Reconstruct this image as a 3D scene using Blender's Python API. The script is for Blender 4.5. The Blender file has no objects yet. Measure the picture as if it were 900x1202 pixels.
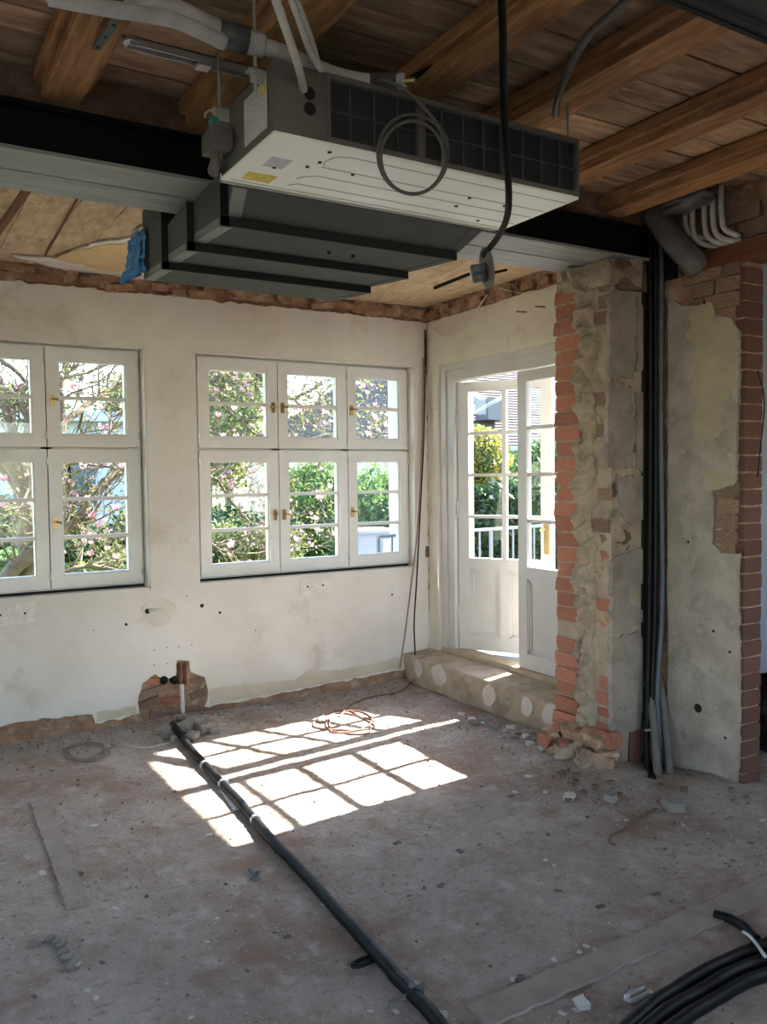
import bpy, bmesh, math, random
from mathutils import Vector, Matrix, noise
random.seed(7)
R = random.Random(11)
S = bpy.context.scene
COL = S.collection
PI = math.pi

# ------------------------------------------------------------------ camera
F = 986.0
YAW, PITCH, ROLL = math.radians(31.1), math.radians(2.45), math.radians(-0.69)
CAM = Vector((0, 0, 1.5))
_f = Vector((math.sin(YAW)*math.cos(PITCH), math.cos(YAW)*math.cos(PITCH), -math.sin(PITCH)))
_r0 = Vector((math.cos(YAW), -math.sin(YAW), 0))
_u0 = _r0.cross(_f)
_r = _r0*math.cos(ROLL) + _u0*math.sin(ROLL)
_u = -_r0*math.sin(ROLL) + _u0*math.cos(ROLL)
cd = bpy.data.cameras.new('camera'); cam = bpy.data.objects.new('camera', cd); COL.objects.link(cam)
cd.sensor_fit = 'VERTICAL'; cd.sensor_height = 36; cd.lens = 36*F/1202; cd.clip_start = .02; cd.clip_end = 300
mw = Matrix((( _r.x, _u.x, -_f.x, CAM.x), (_r.y, _u.y, -_f.y, CAM.y), (_r.z, _u.z, -_f.z, CAM.z), (0, 0, 0, 1)))
cam.matrix_world = mw
S.camera = cam

def at(px, py, ax, v):
    """point where the sight line of a photo pixel meets the plane ax = v"""
    d = _f*F + _r*(px-450) - _u*(py-601)
    i = 'xyz'.index(ax)
    return CAM + d*((v-CAM[i])/d[i])

# ------------------------------------------------------------------ world, sun, exposure
SUN_DIR = Vector((1, .1, .879)).normalized()
w = bpy.data.worlds.new('sky'); S.world = w; w.use_nodes = True
nt = w.node_tree
sky = nt.nodes.new('ShaderNodeTexSky'); sky.sky_type = 'NISHITA'; sky.sun_disc = False
sky.sun_elevation = math.asin(SUN_DIR.z); sky.sun_rotation = math.atan2(SUN_DIR.x, SUN_DIR.y)
sky.air_density = 1.0; sky.dust_density = 0.8; sky.ozone_density = 1.0
bg = nt.nodes['Background']; bg.inputs[1].default_value = 0.30
nt.links.new(sky.outputs[0], bg.inputs[0])
sl = bpy.data.lights.new('sun', 'SUN'); sl.energy = 8.0; sl.angle = math.radians(.55); sl.color = (1, .95, .86)
so = bpy.data.objects.new('sun', sl); COL.objects.link(so)
so.rotation_euler = (-SUN_DIR).to_track_quat('-Z', 'Y').to_euler(); so.location = (8, 3, 8)
S.view_settings.view_transform = 'Standard'; S.view_settings.look = 'None'
S.view_settings.gamma = 1; S.view_settings.use_curve_mapping = False
S.view_settings.exposure = 2.72

# ------------------------------------------------------------------ materials
MATS = {}
def c3(c):
    return (*[((x/255)/12.92 if x/255 <= .04045 else ((x/255+.055)/1.055)**2.4) for x in c], 1)
def N(nt, t, **kw):
    n = nt.nodes.new(t)
    for k, v in kw.items(): setattr(n, k, v)
    return n
def mat(name, col, col2=None, rough=.75, metal=0, scale=6, detail=5, lo=.35, hi=.65, bump=0, bscale=30, rnd=0, stretch=None,
        col3=None, s3=1.5, lo3=.5, hi3=.7, spec=.5, world=False, trans=0, speck=()):
    m = bpy.data.materials.new(name); m.use_nodes = True; t = m.node_tree; L = t.links.new
    b = t.nodes['Principled BSDF']
    b.inputs['Roughness'].default_value = rough; b.inputs['Metallic'].default_value = metal
    b.inputs['Specular IOR Level'].default_value = spec
    if world:
        g = N(t, 'ShaderNodeNewGeometry'); co = g.outputs['Position']
    else:
        g = N(t, 'ShaderNodeTexCoord'); co = g.outputs['Object']
    if stretch:
        mp = N(t, 'ShaderNodeMapping'); mp.inputs['Scale'].default_value = stretch; L(co, mp.inputs[0]); co = mp.outputs[0]
    oi = None
    if rnd or not world:
        oi = N(t, 'ShaderNodeObjectInfo')
        if not world:
            ad = N(t, 'ShaderNodeVectorMath', operation='MULTIPLY_ADD'); ad.inputs[1].default_value = (1, 1, 1)
            cb = N(t, 'ShaderNodeMath', operation='MULTIPLY'); cb.inputs[1].default_value = 37
            L(oi.outputs['Random'], cb.inputs[0]); L(co, ad.inputs[0]); L(cb.outputs[0], ad.inputs[2]); co = ad.outputs[0]
    out = None
    if col2 is not None:
        n = N(t, 'ShaderNodeTexNoise'); n.inputs['Scale'].default_value = scale; n.inputs['Detail'].default_value = detail
        n.inputs['Roughness'].default_value = .6
        L(co, n.inputs['Vector'])
        cr = N(t, 'ShaderNodeValToRGB'); cr.color_ramp.elements[0].position = lo; cr.color_ramp.elements[1].position = hi
        cr.color_ramp.elements[0].color = c3(col); cr.color_ramp.elements[1].color = c3(col2)
        L(n.outputs[0], cr.inputs[0]); out = cr.outputs[0]
    else:
        rg = N(t, 'ShaderNodeRGB'); rg.outputs[0].default_value = c3(col); out = rg.outputs[0]
    if col3 is not None:
        n3 = N(t, 'ShaderNodeTexNoise'); n3.inputs['Scale'].default_value = s3; n3.inputs['Detail'].default_value = 7
        n3.inputs['Roughness'].default_value = .65
        L(co, n3.inputs['Vector'])
        r3 = N(t, 'ShaderNodeValToRGB'); r3.color_ramp.elements[0].position = lo3; r3.color_ramp.elements[1].position = hi3
        L(n3.outputs[0], r3.inputs[0])
        mx = N(t, 'ShaderNodeMixRGB'); mx.inputs[2].default_value = c3(col3); L(r3.outputs[0], mx.inputs[0]); L(out, mx.inputs[1]); out = mx.outputs[0]
    for sc_, lo_, hi_, cc_, am_ in speck:
        ns = N(t, 'ShaderNodeTexNoise'); ns.inputs['Scale'].default_value = sc_; ns.inputs['Detail'].default_value = 5; ns.inputs['Roughness'].default_value = .65
        L(co, ns.inputs['Vector'])
        rs_ = N(t, 'ShaderNodeValToRGB'); rs_.color_ramp.elements[0].position = lo_; rs_.color_ramp.elements[1].position = hi_; rs_.color_ramp.elements[1].color = (am_, am_, am_, 1)
        L(ns.outputs[0], rs_.inputs[0])
        mx = N(t, 'ShaderNodeMixRGB'); mx.inputs[2].default_value = c3(cc_); L(rs_.outputs[0], mx.inputs[0]); L(out, mx.inputs[1]); out = mx.outputs[0]
    if rnd:
        mr = N(t, 'ShaderNodeMapRange'); mr.inputs[3].default_value = 1-rnd; mr.inputs[4].default_value = 1+rnd
        L(oi.outputs['Random'], mr.inputs[0])
        hs = N(t, 'ShaderNodeHueSaturation'); L(mr.outputs[0], hs.inputs['Value']); L(out, hs.inputs['Color']); out = hs.outputs[0]
    L(out, b.inputs['Base Color'])
    if bump:
        nb = N(t, 'ShaderNodeTexNoise'); nb.inputs['Scale'].default_value = bscale; nb.inputs['Detail'].default_value = 6
        nb.inputs['Roughness'].default_value = .65
        L(co, nb.inputs['Vector'])
        bp = N(t, 'ShaderNodeBump'); bp.inputs['Strength'].default_value = bump; bp.inputs['Distance'].default_value = .02
        L(nb.outputs[0], bp.inputs['Height']); L(bp.outputs[0], b.inputs['Normal'])
    if trans:
        tr = N(t, 'ShaderNodeBsdfTranslucent'); L(out, tr.inputs[0])
        ms = N(t, 'ShaderNodeMixShader'); ms.inputs[0].default_value = trans
        L(b.outputs[0], ms.inputs[1]); L(tr.outputs[0], ms.inputs[2]); L(ms.outputs[0], t.nodes['Material Output'].inputs[0])
    MATS[name] = m
    return m
def glassmat(name, tint, refl=.6, op=0):
    m = bpy.data.materials.new(name); m.use_nodes = True; t = m.node_tree; L = t.links.new
    t.nodes.remove(t.nodes['Principled BSDF'])
    tr = N(t, 'ShaderNodeBsdfTransparent'); tr.inputs[0].default_value = tint
    gl = N(t, 'ShaderNodeBsdfGlossy'); gl.inputs['Roughness'].default_value = .02
    fr = N(t, 'ShaderNodeFresnel'); gm = N(t, 'ShaderNodeNewGeometry'); mr = N(t, 'ShaderNodeMapRange'); mr.inputs[3].default_value = 1.45; mr.inputs[4].default_value = 1/1.45
    L(gm.outputs['Backfacing'], mr.inputs[0]); L(mr.outputs[0], fr.inputs[0])
    mu = N(t, 'ShaderNodeMath', operation='MULTIPLY'); mu.inputs[1].default_value = refl; L(fr.outputs[0], mu.inputs[0])
    ms = N(t, 'ShaderNodeMixShader'); L(mu.outputs[0], ms.inputs[0]); L(tr.outputs[0], ms.inputs[1]); L(gl.outputs[0], ms.inputs[2])
    L(ms.outputs[0], t.nodes['Material Output'].inputs[0]); MATS[name] = m
    return m

mat('plaster', (216, 209, 200), (203, 194, 183), .85, scale=1.6, bump=.25, bscale=25, col3=(176, 158, 134), s3=2.2, lo3=.56, hi3=.78, world=True)
mat('plaster_door', (208, 200, 186), (196, 186, 170), .85, scale=2.5, bump=.25, bscale=25, col3=(168, 146, 120), s3=3.2, lo3=.54, hi3=.74, world=True)
mat('plaster_old', (170, 159, 146), (142, 131, 119), .9, scale=5, detail=9, bump=.6, bscale=26, col3=(120, 111, 100), s3=8, lo3=.5, hi3=.72, world=True, speck=((16, .58, .72, (186, 178, 166), .6), (2.2, .5, .75, (128, 116, 100), .6)))
mat('plaster_grey', (156, 143, 133), (132, 120, 111), .9, scale=7, detail=8, bump=.5, bscale=30, col3=(104, 94, 87), s3=6, lo3=.52, hi3=.74, world=True, speck=((24, .62, .74, (84, 75, 70), .6),))
mat('masonry', (172, 134, 106), (132, 100, 78), .95, scale=9, bump=.9, bscale=22, col3=(188, 166, 142), s3=13, lo3=.52, hi3=.66, world=True, speck=((26, .6, .72, (96, 74, 60), .7),))
mat('masonry_dark', (120, 94, 76), (90, 72, 60), .95, scale=9, bump=.9, bscale=22, col3=(120, 108, 98), s3=13, lo3=.55, hi3=.7, world=True)
mat('mortar', (178, 160, 137), (148, 131, 112), .95, scale=7, detail=8, bump=.9, bscale=30, col3=(112, 101, 87), s3=9, lo3=.54, hi3=.72, world=True, speck=((30, .6, .72, (196, 184, 164), .6),))
mat('brick', (186, 126, 100), (160, 100, 78), .9, scale=14, bump=.6, bscale=45, rnd=.2, col3=(182, 160, 142), s3=9, lo3=.6, hi3=.75)
mat('brick_pale', (150, 120, 98), (122, 94, 76), .92, scale=14, bump=.6, bscale=45, rnd=.2, col3=(170, 156, 138), s3=9, lo3=.52, hi3=.7)
mat('brick_dark', (116, 78, 64), (92, 62, 52), .92, scale=14, bump=.6, bscale=45, rnd=.2, col3=(132, 112, 98), s3=9, lo3=.6, hi3=.75)
mat('concrete', (180, 161, 138), (154, 135, 113), .92, scale=6, bump=.6, bscale=35, col3=(116, 102, 86), s3=5, lo3=.52, hi3=.72, world=True)
mat('dab', (198, 186, 175), (186, 173, 162), .9, scale=20, bump=.3)
mat('wood_joist', (190, 142, 94), (146, 102, 64), .8, scale=7, stretch=(6, .8, 6), bump=.6, bscale=18, rnd=.12, col3=(104, 70, 46), s3=1.6, lo3=.54, hi3=.72, speck=((3.5, .62, .70, (206, 184, 156), .7), (11, .66, .72, (220, 206, 186), .8)))
mat('wood_board', (190, 160, 128), (142, 112, 86), .85, scale=5, stretch=(.9, 5, 5), bump=.6, bscale=16, rnd=.30, col3=(96, 72, 52), s3=1.8, lo3=.54, hi3=.74, speck=((4, .62, .70, (200, 182, 158), .6), (12, .66, .72, (216, 204, 186), .8)))
mat('wood_lintel', (118, 66, 40), (88, 48, 30), .8, scale=7, stretch=(6, .8, 6), bump=.4, bscale=18)
mat('lath_board', (206, 180, 148), (176, 146, 114), .88, scale=7, stretch=(3.5, 1.2, 3), bump=.6, bscale=26, rnd=.08, col3=(150, 120, 90), s3=5, lo3=.56, hi3=.74)
mat('tan_sheet', (206, 174, 128), (196, 164, 118), .85, scale=4)
mat('white_gyp', (222, 214, 204), (206, 196, 184), .9, scale=30, bump=.5, bscale=60)
mat('shaded_steel', (8, 8, 9), (12, 12, 12), .8, scale=8, spec=.2)  # unlit side of the beam, its shade put into the colour
mat('lit_steel', (150, 154, 151), (126, 130, 127), .5, scale=4, stretch=(.6, 5, 5), bump=.1, bscale=14, col3=(140, 142, 138), s3=3, lo3=.62, hi3=.8, world=True)  # underside of the same beam, floor bounce put into the paler colour
mat('ac_white', (250, 252, 244), (246, 249, 238), .35, scale=3, metal=.0)
mat('ac_grey', (116, 112, 108), (104, 100, 96), .45, metal=.3, scale=6)
mat('galv', (196, 196, 194), (170, 170, 168), .35, metal=.45, scale=18)
mat('filter', (40, 44, 50), (30, 33, 38), .6, scale=8)
mat('grille', (78, 80, 82), None, .5)
mat('foam', (64, 67, 67), (52, 55, 55), .85, scale=3, bump=.15, bscale=40)
mat('foam_shade_trim', (28, 29, 30), None, .9)  # near-black for painted shade on the duct steps, also seams and rim
mat('tape', (112, 116, 114), (98, 102, 100), .5, scale=8)
mat('label_yellow', (226, 202, 72), (210, 188, 70), .6, scale=60, lo=.45, hi=.55)
mat('label_lilac', (206, 204, 216), (188, 186, 202), .6, scale=50)
mat('label_paper', (206, 202, 200), (176, 172, 172), .6, scale=40, stretch=(1, 1, 6))
mat('blue_film', (54, 128, 186), (40, 100, 160), .35, scale=14, bump=.8, bscale=30)
mat('insul', (198, 196, 195), (172, 170, 170), .7, scale=9, bump=.5, bscale=40)
mat('duct_tape', (84, 86, 90), (74, 76, 80), .4, scale=12)
mat('conduit', (208, 203, 195), (190, 184, 176), .45, scale=20)
mat('conduit_dark', (100, 97, 94), (84, 81, 78), .5, scale=20)
mat('rubber', (10, 10, 11), (15, 15, 16), .5, scale=25, spec=.18)
mat('rubber_dusty', (14, 14, 16), (24, 23, 22), .5, scale=14, spec=.2)
mat('pipe_blue', (70, 78, 86), (54, 60, 68), .5, scale=12)
mat('pipe_taupe', (104, 98, 92), (84, 78, 74), .6, scale=12)
mat('cable_grey', (120, 118, 116), None, .5)
mat('cable_red', (140, 96, 86), (118, 84, 76), .5, scale=20)
mat('cable_brown', (120, 92, 74), (92, 72, 60), .6, scale=20)
mat('cable_white', (196, 188, 178), None, .6)
mat('green_plug', (36, 150, 128), None, .4)
mat('rust', (120, 66, 40), (92, 52, 34), .8, scale=30, bump=.5)
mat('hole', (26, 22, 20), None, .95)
mat('paint_white', (220, 217, 211), (212, 208, 201), .45, scale=5)
mat('door_white', (194, 191, 185), (186, 182, 176), .4, scale=4)
mat('sill_wood', (186, 164, 136), (164, 142, 114), .6, scale=8, stretch=(8, 1, 8))
mat('brass', (182, 156, 104), (164, 138, 90), .3, metal=.9, scale=20)
glassmat('glass', (.97, .985, .98, 1))
mat('chip_pale', (206, 200, 190), (184, 176, 164), .9, scale=30, bump=.4, rnd=.1)
mat('chip_grey', (150, 142, 134), (126, 118, 111), .9, scale=30, bump=.5, rnd=.2)
mat('chip_dark', (108, 96, 88), (84, 75, 68), .9, scale=30, rnd=.2)
mat('chip_brown', (118, 96, 80), (98, 80, 68), .9, scale=30, rnd=.2)
mat('wall_blue', (150, 160, 172), (140, 150, 162), .8, scale=3)
mat('wall_plain', (190, 182, 170), (178, 170, 158), .9, scale=3, world=True)
# outdoors
mat('bark', (120, 106, 88), (84, 74, 60), .9, scale=9, bump=.7, bscale=20, col3=(104, 112, 70), s3=4, lo3=.55, hi3=.7, world=True)
mat('blossom', (200, 140, 158), (208, 176, 184), .6, scale=5, trans=.35, world=True)
mat('leaf_dark', (42, 68, 34), (30, 52, 27), .5, scale=3, trans=.3, world=True)
mat('leaf_mid', (72, 98, 48), (52, 78, 38), .5, scale=3, trans=.35, world=True)
mat('leaf_bright', (100, 130, 64), (76, 106, 48), .5, scale=3, trans=.4, world=True)
mat('leaf_olive', (122, 126, 70), (94, 102, 52), .5, scale=3, trans=.35, world=True)
mat('leaf_yellow', (158, 140, 56), (132, 124, 54), .5, scale=3, trans=.35, world=True)
mat('hedge_core', (58, 80, 40), (40, 58, 28), .95, scale=6)
mat('lawn', (76, 95, 38), (57, 78, 29), .9, scale=6, bump=.6, bscale=40, world=True)
mat('terrace', (104, 101, 96), (92, 89, 84), .9, scale=4, world=True)
mat('house_white', (150, 155, 164), (144, 149, 158), .85, scale=2)
mat('house_stone', (188, 172, 160), (168, 152, 142), .9, scale=5)
mat('roof_tile', (66, 52, 53), (52, 43, 45), .85, scale=9, world=True, rnd=0, bump=.4)
mat('roof_dark', (82, 80, 84), None, .7)
mat('pane_dark', (60, 72, 84), None, .15)
mat('rail_paint', (122, 128, 132), None, .5)

# ------------------------------------------------------------------ builders
WL = {}
class MB:
    def __init__(s): s.v = []; s.f = []
    def add(s, v, f):
        o = len(s.v); s.v += [Vector(p) for p in v]; s.f += [[i+o for i in q] for q in f]; return s
    def box(s, x0, x1, y0, y1, z0, z1):
        if x0 > x1: x0, x1 = x1, x0
        if y0 > y1: y0, y1 = y1, y0
        if z0 > z1: z0, z1 = z1, z0
        return s.add([(x0,y0,z0),(x1,y0,z0),(x1,y1,z0),(x0,y1,z0),(x0,y0,z1),(x1,y0,z1),(x1,y1,z1),(x0,y1,z1)],
                     [(0,3,2,1),(4,5,6,7),(0,1,5,4),(1,2,6,5),(2,3,7,6),(3,0,4,7)])
    def bar(s, a, b, wd, hd, up=(0, 0, 1)):
        a = Vector(a); b = Vector(b); d = (b-a).normalized(); up = Vector(up)
        sx = d.cross(up).normalized()*wd/2; sz = sx.cross(d).normalized()*hd/2
        v = []
        for p in (a, b): v += [p-sx-sz, p+sx-sz, p+sx+sz, p-sx+sz]
        return s.add(v, [(0,1,2,3),(7,6,5,4),(0,4,5,1),(1,5,6,2),(2,6,7,3),(3,7,4,0)])
    def tube(s, pts, r, n=8, cap=True):
        pts = [Vector(p) for p in pts]; rs = r if isinstance(r, (list, tuple)) else [r]*len(pts)
        d0 = (pts[1]-pts[0]).normalized(); ref = Vector((0,0,1)) if abs(d0.z) < .9 else Vector((1,0,0))
        x = d0.cross(ref).normalized(); v = []; f = []
        for i, p in enumerate(pts):
            d = (pts[min(i+1, len(pts)-1)]-pts[max(i-1, 0)]).normalized()
            x = (x - d*x.dot(d)).normalized(); y = d.cross(x)
            for k in range(n):
                a = 2*PI*k/n; v.append(p + (x*math.cos(a)+y*math.sin(a))*rs[i])
        for i in range(len(pts)-1):
            for k in range(n):
                a = i*n+k; b = i*n+(k+1) % n; f.append((a, b, b+n, a+n))
        if cap:
            f.append(tuple(range(n-1, -1, -1))); m = (len(pts)-1)*n; f.append(tuple(range(m, m+n)))
        return s.add(v, f)
    def disc(s, c, nrm, r, h, n=16):
        c = Vector(c); nrm = Vector(nrm).normalized()
        return s.tube([c, c+nrm*h], r, n)
    def grid(s, fn, nu, nv, flip=False):
        v = [fn(i/nu, j/nv) for j in range(nv+1) for i in range(nu+1)]; f = []
        for j in range(nv):
            for i in range(nu):
                a = j*(nu+1)+i; q = (a, a+1, a+nu+2, a+nu+1); f.append(q[::-1] if flip else q)
        return s.add(v, f)
    def build(s, name, m, parent=None, smooth=False, local=False, base=None):
        if base is None:
            xs = [p.x for p in s.v]; ys = [p.y for p in s.v]; zs = [p.z for p in s.v]
            base = Vector(((min(xs)+max(xs))/2, (min(ys)+max(ys))/2, min(zs)))
        base = Vector(base)
        me = bpy.data.meshes.new(name); me.from_pydata([p-base for p in s.v], [], s.f); me.update()
        return link(name, me, m, parent, base, smooth, local)
def link(name, me, m, parent=None, base=Vector(), smooth=False, local=False):
    if m: me.materials.append(MATS[m] if isinstance(m, str) else m)
    if smooth:
        for p in me.polygons: p.use_smooth = True
    o = bpy.data.objects.new(name, me); COL.objects.link(o)
    place(o, parent, base, local); return o
def place(o, parent, base, local=False):
    base = Vector(base)
    if parent is not None:
        o.parent = parent; o.location = base if local else base - WL[parent.name]
        WL[o.name] = base if not local else base + WL[parent.name]
    else:
        o.location = base; WL[o.name] = base
def tag(o, label=None, cat=None, group=None, kind=None):
    if label: o['label'] = label
    if cat: o['category'] = cat
    if group: o['group'] = group
    if kind: o['kind'] = kind
    return o
def thing(name, loc, label, cat, group=None, rotz=0, kind=None):
    o = bpy.data.objects.new(name, None); COL.objects.link(o); o.empty_display_size = .1
    o.location = loc; o.rotation_euler = (0, 0, rotz); WL[o.name] = Vector(loc)
    return tag(o, label, cat, group, kind)
def inst(name, me, parent, loc, scale=(1,1,1), rot=(0,0,0)):
    o = bpy.data.objects.new(name, me); COL.objects.link(o); place(o, parent, loc); o.scale = scale; o.rotation_euler = rot; return o
def nz(x, y=0, z=0, sc=1): return noise.noise(Vector((x, y, z))*sc)
def cr(pts, n=8, closed=False):
    pts = [Vector(p) for p in pts]; out = []; m = len(pts)
    for i in range(m-1):
        p0 = pts[max(i-1, 0)]; p1 = pts[i]; p2 = pts[i+1]; p3 = pts[min(i+2, m-1)]
        for k in range(n):
            t = k/n
            out.append(.5*((2*p1)+(-p0+p2)*t+(2*p0-5*p1+4*p2-p3)*t*t+(-p0+3*p1-3*p2+p3)*t*t*t))
    out.append(pts[-1]); return out
def rag(pts, amp, step=.04, sc=14, seed=0):
    out = []; n = len(pts)
    for i in range(n):
        a = Vector(pts[i]).to_2d(); b = Vector(pts[(i+1) % n]).to_2d(); L = (b-a).length; k = max(1, int(L/step))
        nn = Vector((-(b-a).y, (b-a).x)).normalized() if L else Vector((0, 0))
        for j in range(k):
            p = a.lerp(b, j/k); q = nn*amp*(nz(p.x*sc, p.y*sc, seed)*1.4+nz(p.x*sc*3, p.y*sc*3, seed+9)*.7)
            out.append(p+q)
    return out
def plate(name, loops, O, U, V, t, m, parent=None):
    """flat piece with holes: loops in (U,V) coordinates, thickness t along U x V from the plane"""
    cu = bpy.data.curves.new(name, 'CURVE'); cu.dimensions = '2D'; cu.fill_mode = 'BOTH'; cu.extrude = t/2
    for lp in loops:
        sp = cu.splines.new('POLY'); sp.points.add(len(lp)-1); sp.use_cyclic_u = True
        for i, p in enumerate(lp): sp.points[i].co = (p[0], p[1], 0, 1)
    to = bpy.data.objects.new('tmp', cu); COL.objects.link(to)
    dg = bpy.context.evaluated_depsgraph_get(); me = bpy.data.meshes.new_from_object(to.evaluated_get(dg))
    bpy.data.objects.remove(to); bpy.data.curves.remove(cu)
    U = Vector(U); V = Vector(V); Nn = U.cross(V); O = Vector(O)
    wv = [O+U*v.co.x+V*v.co.y+Nn*(v.co.z+t/2) for v in me.vertices]
    xs = [p.x for p in wv]; ys = [p.y for p in wv]; zs = [p.z for p in wv]
    base = Vector(((min(xs)+max(xs))/2, (min(ys)+max(ys))/2, min(zs)))
    for v, p in zip(me.vertices, wv): v.co = p-base
    me.materials.clear(); me.name = name; me.update()
    return link(name, me, m, parent, base)
def rect(x0, x1, y0, y1): return [(x0, y0), (x1, y0), (x1, y1), (x0, y1)]
def rough_block(seed, sub=(4, 2, 2), amp=.06):
    """unit block -0.5..0.5 with worn faces, for bricks and stones"""
    bm = bmesh.new(); bmesh.ops.create_cube(bm, size=1)
    bmesh.ops.subdivide_edges(bm, edges=[e for e in bm.edges], cuts=1, use_grid_fill=True)
    for v in bm.verts:
        c = v.co.copy(); k = sum(1 for q in c if abs(q) > .49)
        if k == 3: v.co *= .975
        elif k == 2: v.co *= .992
        v.co += Vector((nz(c.x*3, c.y*3, c.z*3+seed*7.1), nz(c.x*3+5, c.y*3, c.z*3+seed*3.7), nz(c.x*3, c.y*3+9, c.z*3+seed*5.3)))*amp
    me = bpy.data.meshes.new('brick'); bm.to_mesh(me); bm.free(); return me
def block_set(m, amp=.06, n=4, k=0):
    out = []
    for i in range(n):
        me = rough_block(i+1+k, amp=amp); me.materials.append(MATS[m]); out.append(me)
    return out

# ------------------------------------------------------------------ room numbers
YB = 5.12        # plastered face of the window wall
XD = 3.475       # face of the door wall
ZC = 2.72        # ceiling beyond the steel beam
ZN = 2.82        # boards on the near side
def gauss(x, y, cx, cy, s): return math.exp(-((x-cx)**2+(y-cy)**2)/(2*s*s))
def floor_z(x, y):
    z = .007*nz(x, y, 0, 1.7)+.006*nz(x, y, 4, 7)+.0035*nz(x, y, 9, 21)
    z += .018*math.exp(-max(0, 5.14-y)/.10)*(.6+.5*nz(x*3, 1, 2)) if x < 3.3 else 0
    z += .07*gauss(x, y, 3.06, 2.95, .16)+.05*gauss(x, y, 3.02, 3.35, .12)+.05*gauss(x, y, 3.4, 2.55, .16)
    z += .03*math.exp(-abs(x-3.2)/.07)*(1 if y > 3.2 else 0)*(.6+.6*nz(y*4, 3, 1))
    z += .05*gauss(x, y, 1.62, 4.93, .12)
    return z
def fp(px, py, h=0):
    p = at(px, py, 'z', 0)
    for _ in range(3): p = at(px, py, 'z', floor_z(p.x, p.y))
    return Vector((p.x, p.y, p.z+h))

# ------------------------------------------------------------------ floor
def floor_mat():
    m = mat('floor_dust', (172, 158, 146), (148, 133, 121), .95, scale=3.2, detail=12, lo=.36, hi=.64, bump=.9, bscale=30,
            col3=(134, 106, 88), s3=1.3, lo3=.50, hi3=.68, world=True)
    t = m.node_tree; L = t.links.new; b = t.nodes['Principled BSDF']
    src = b.inputs['Base Color'].links[0].from_socket
    g = N(t, 'ShaderNodeNewGeometry')
    for sc, lo, hi, col, st in ((38, .60, .74, (112, 97, 86), (1, 1, 1)), (15, .56, .72, (126, 109, 97), (1, 1.7, 1)), (80, .62, .70, (196, 186, 174), (1, 1, 1)), (9, .56, .72, (182, 170, 158), (1.4, 1, 1)), (4.5, .55, .70, (136, 108, 90), (1, 1, 1))):
        mp = N(t, 'ShaderNodeMapping'); mp.inputs['Scale'].default_value = st; mp.inputs['Location'].default_value = (sc, lo*10, 0)
        L(g.outputs['Position'], mp.inputs[0])
        n = N(t, 'ShaderNodeTexNoise'); n.inputs['Scale'].default_value = sc; n.inputs['Detail'].default_value = 4; L(mp.outputs[0], n.inputs['Vector'])
        r = N(t, 'ShaderNodeValToRGB'); r.color_ramp.elements[0].position = lo; r.color_ramp.elements[1].position = hi
        r.color_ramp.elements[1].color = (.75, .75, .75, 1)
        L(n.outputs[0], r.inputs[0])
        mx = N(t, 'ShaderNodeMixRGB'); mx.inputs[2].default_value = c3(col); L(r.outputs[0], mx.inputs[0]); L(src, mx.inputs[1]); src = mx.outputs[0]
    L(src, b.inputs['Base Color'])
floor_mat()
def lin(a, b, s):
    n = max(1, round((b-a)/s)); return [a+(b-a)*i/n for i in range(n)]
xs = lin(-3.2, -.6, .4)+lin(-.6, 3.7, .024)+lin(3.7, 6.01, .4)+[6.0]
ys = lin(-3.7, .5, .4)+lin(.5, 5.2, .024)+[5.2]
m = MB(); nx = len(xs)
for y in ys:
    for x in xs: m.v.append(Vector((x, y, floor_z(x, y))))
for j in range(len(ys)-1):
    for i in range(nx-1):
        a = j*nx+i; m.f.append((a, a+1, a+nx+1, a+nx))
fl = m.build('floor', 'floor_dust', smooth=True)
tag(fl, 'dusty grey brown screed floor strewn with rubble', kind='structure')
# old wall footprints in the screed
def strip(pts, wd, h, mm):
    m = MB(); a, b = [Vector(p) for p in pts]; d = (b-a); d.z = 0; n = Vector((-d.y, d.x, 0)).normalized()*wd/2
    k = 40; v = []; f = []
    for i in range(k+1):
        p = a.lerp(b, i/k); z = floor_z(p.x, p.y)
        jl = .012*nz(i*.9, 3); jr = .012*nz(i*.8, 8)
        l = p+n*(1+jl*20); r = p-n*(1+jr*20)
        hh = h+.002*nz(i*.7, 5)
        v += [(l.x, l.y, z-.01), (l.x, l.y, z+hh), (r.x, r.y, z+hh), (r.x, r.y, z-.01)]
    for i in range(k):
        o = i*4; f += [(o, o+4, o+5, o+1), (o+1, o+5, o+6, o+2), (o+2, o+6, o+7, o+3)]
    f += [(0, 1, 2, 3), (k*4+3, k*4+2, k*4+1, k*4)]
    return m.add(v, f).build('screed_strip', mm, fl)
mat('screed', (156, 142, 130), (138, 124, 113), .95, scale=8, bump=.4, world=True, col3=(104, 92, 84), s3=12, lo3=.6, hi3=.75)
strip([fp(560, 1196), fp(960, 1018)], .105, .009, 'screed')
strip([fp(45, 940), fp(92, 1065)], .075, .010, 'screed')

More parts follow.
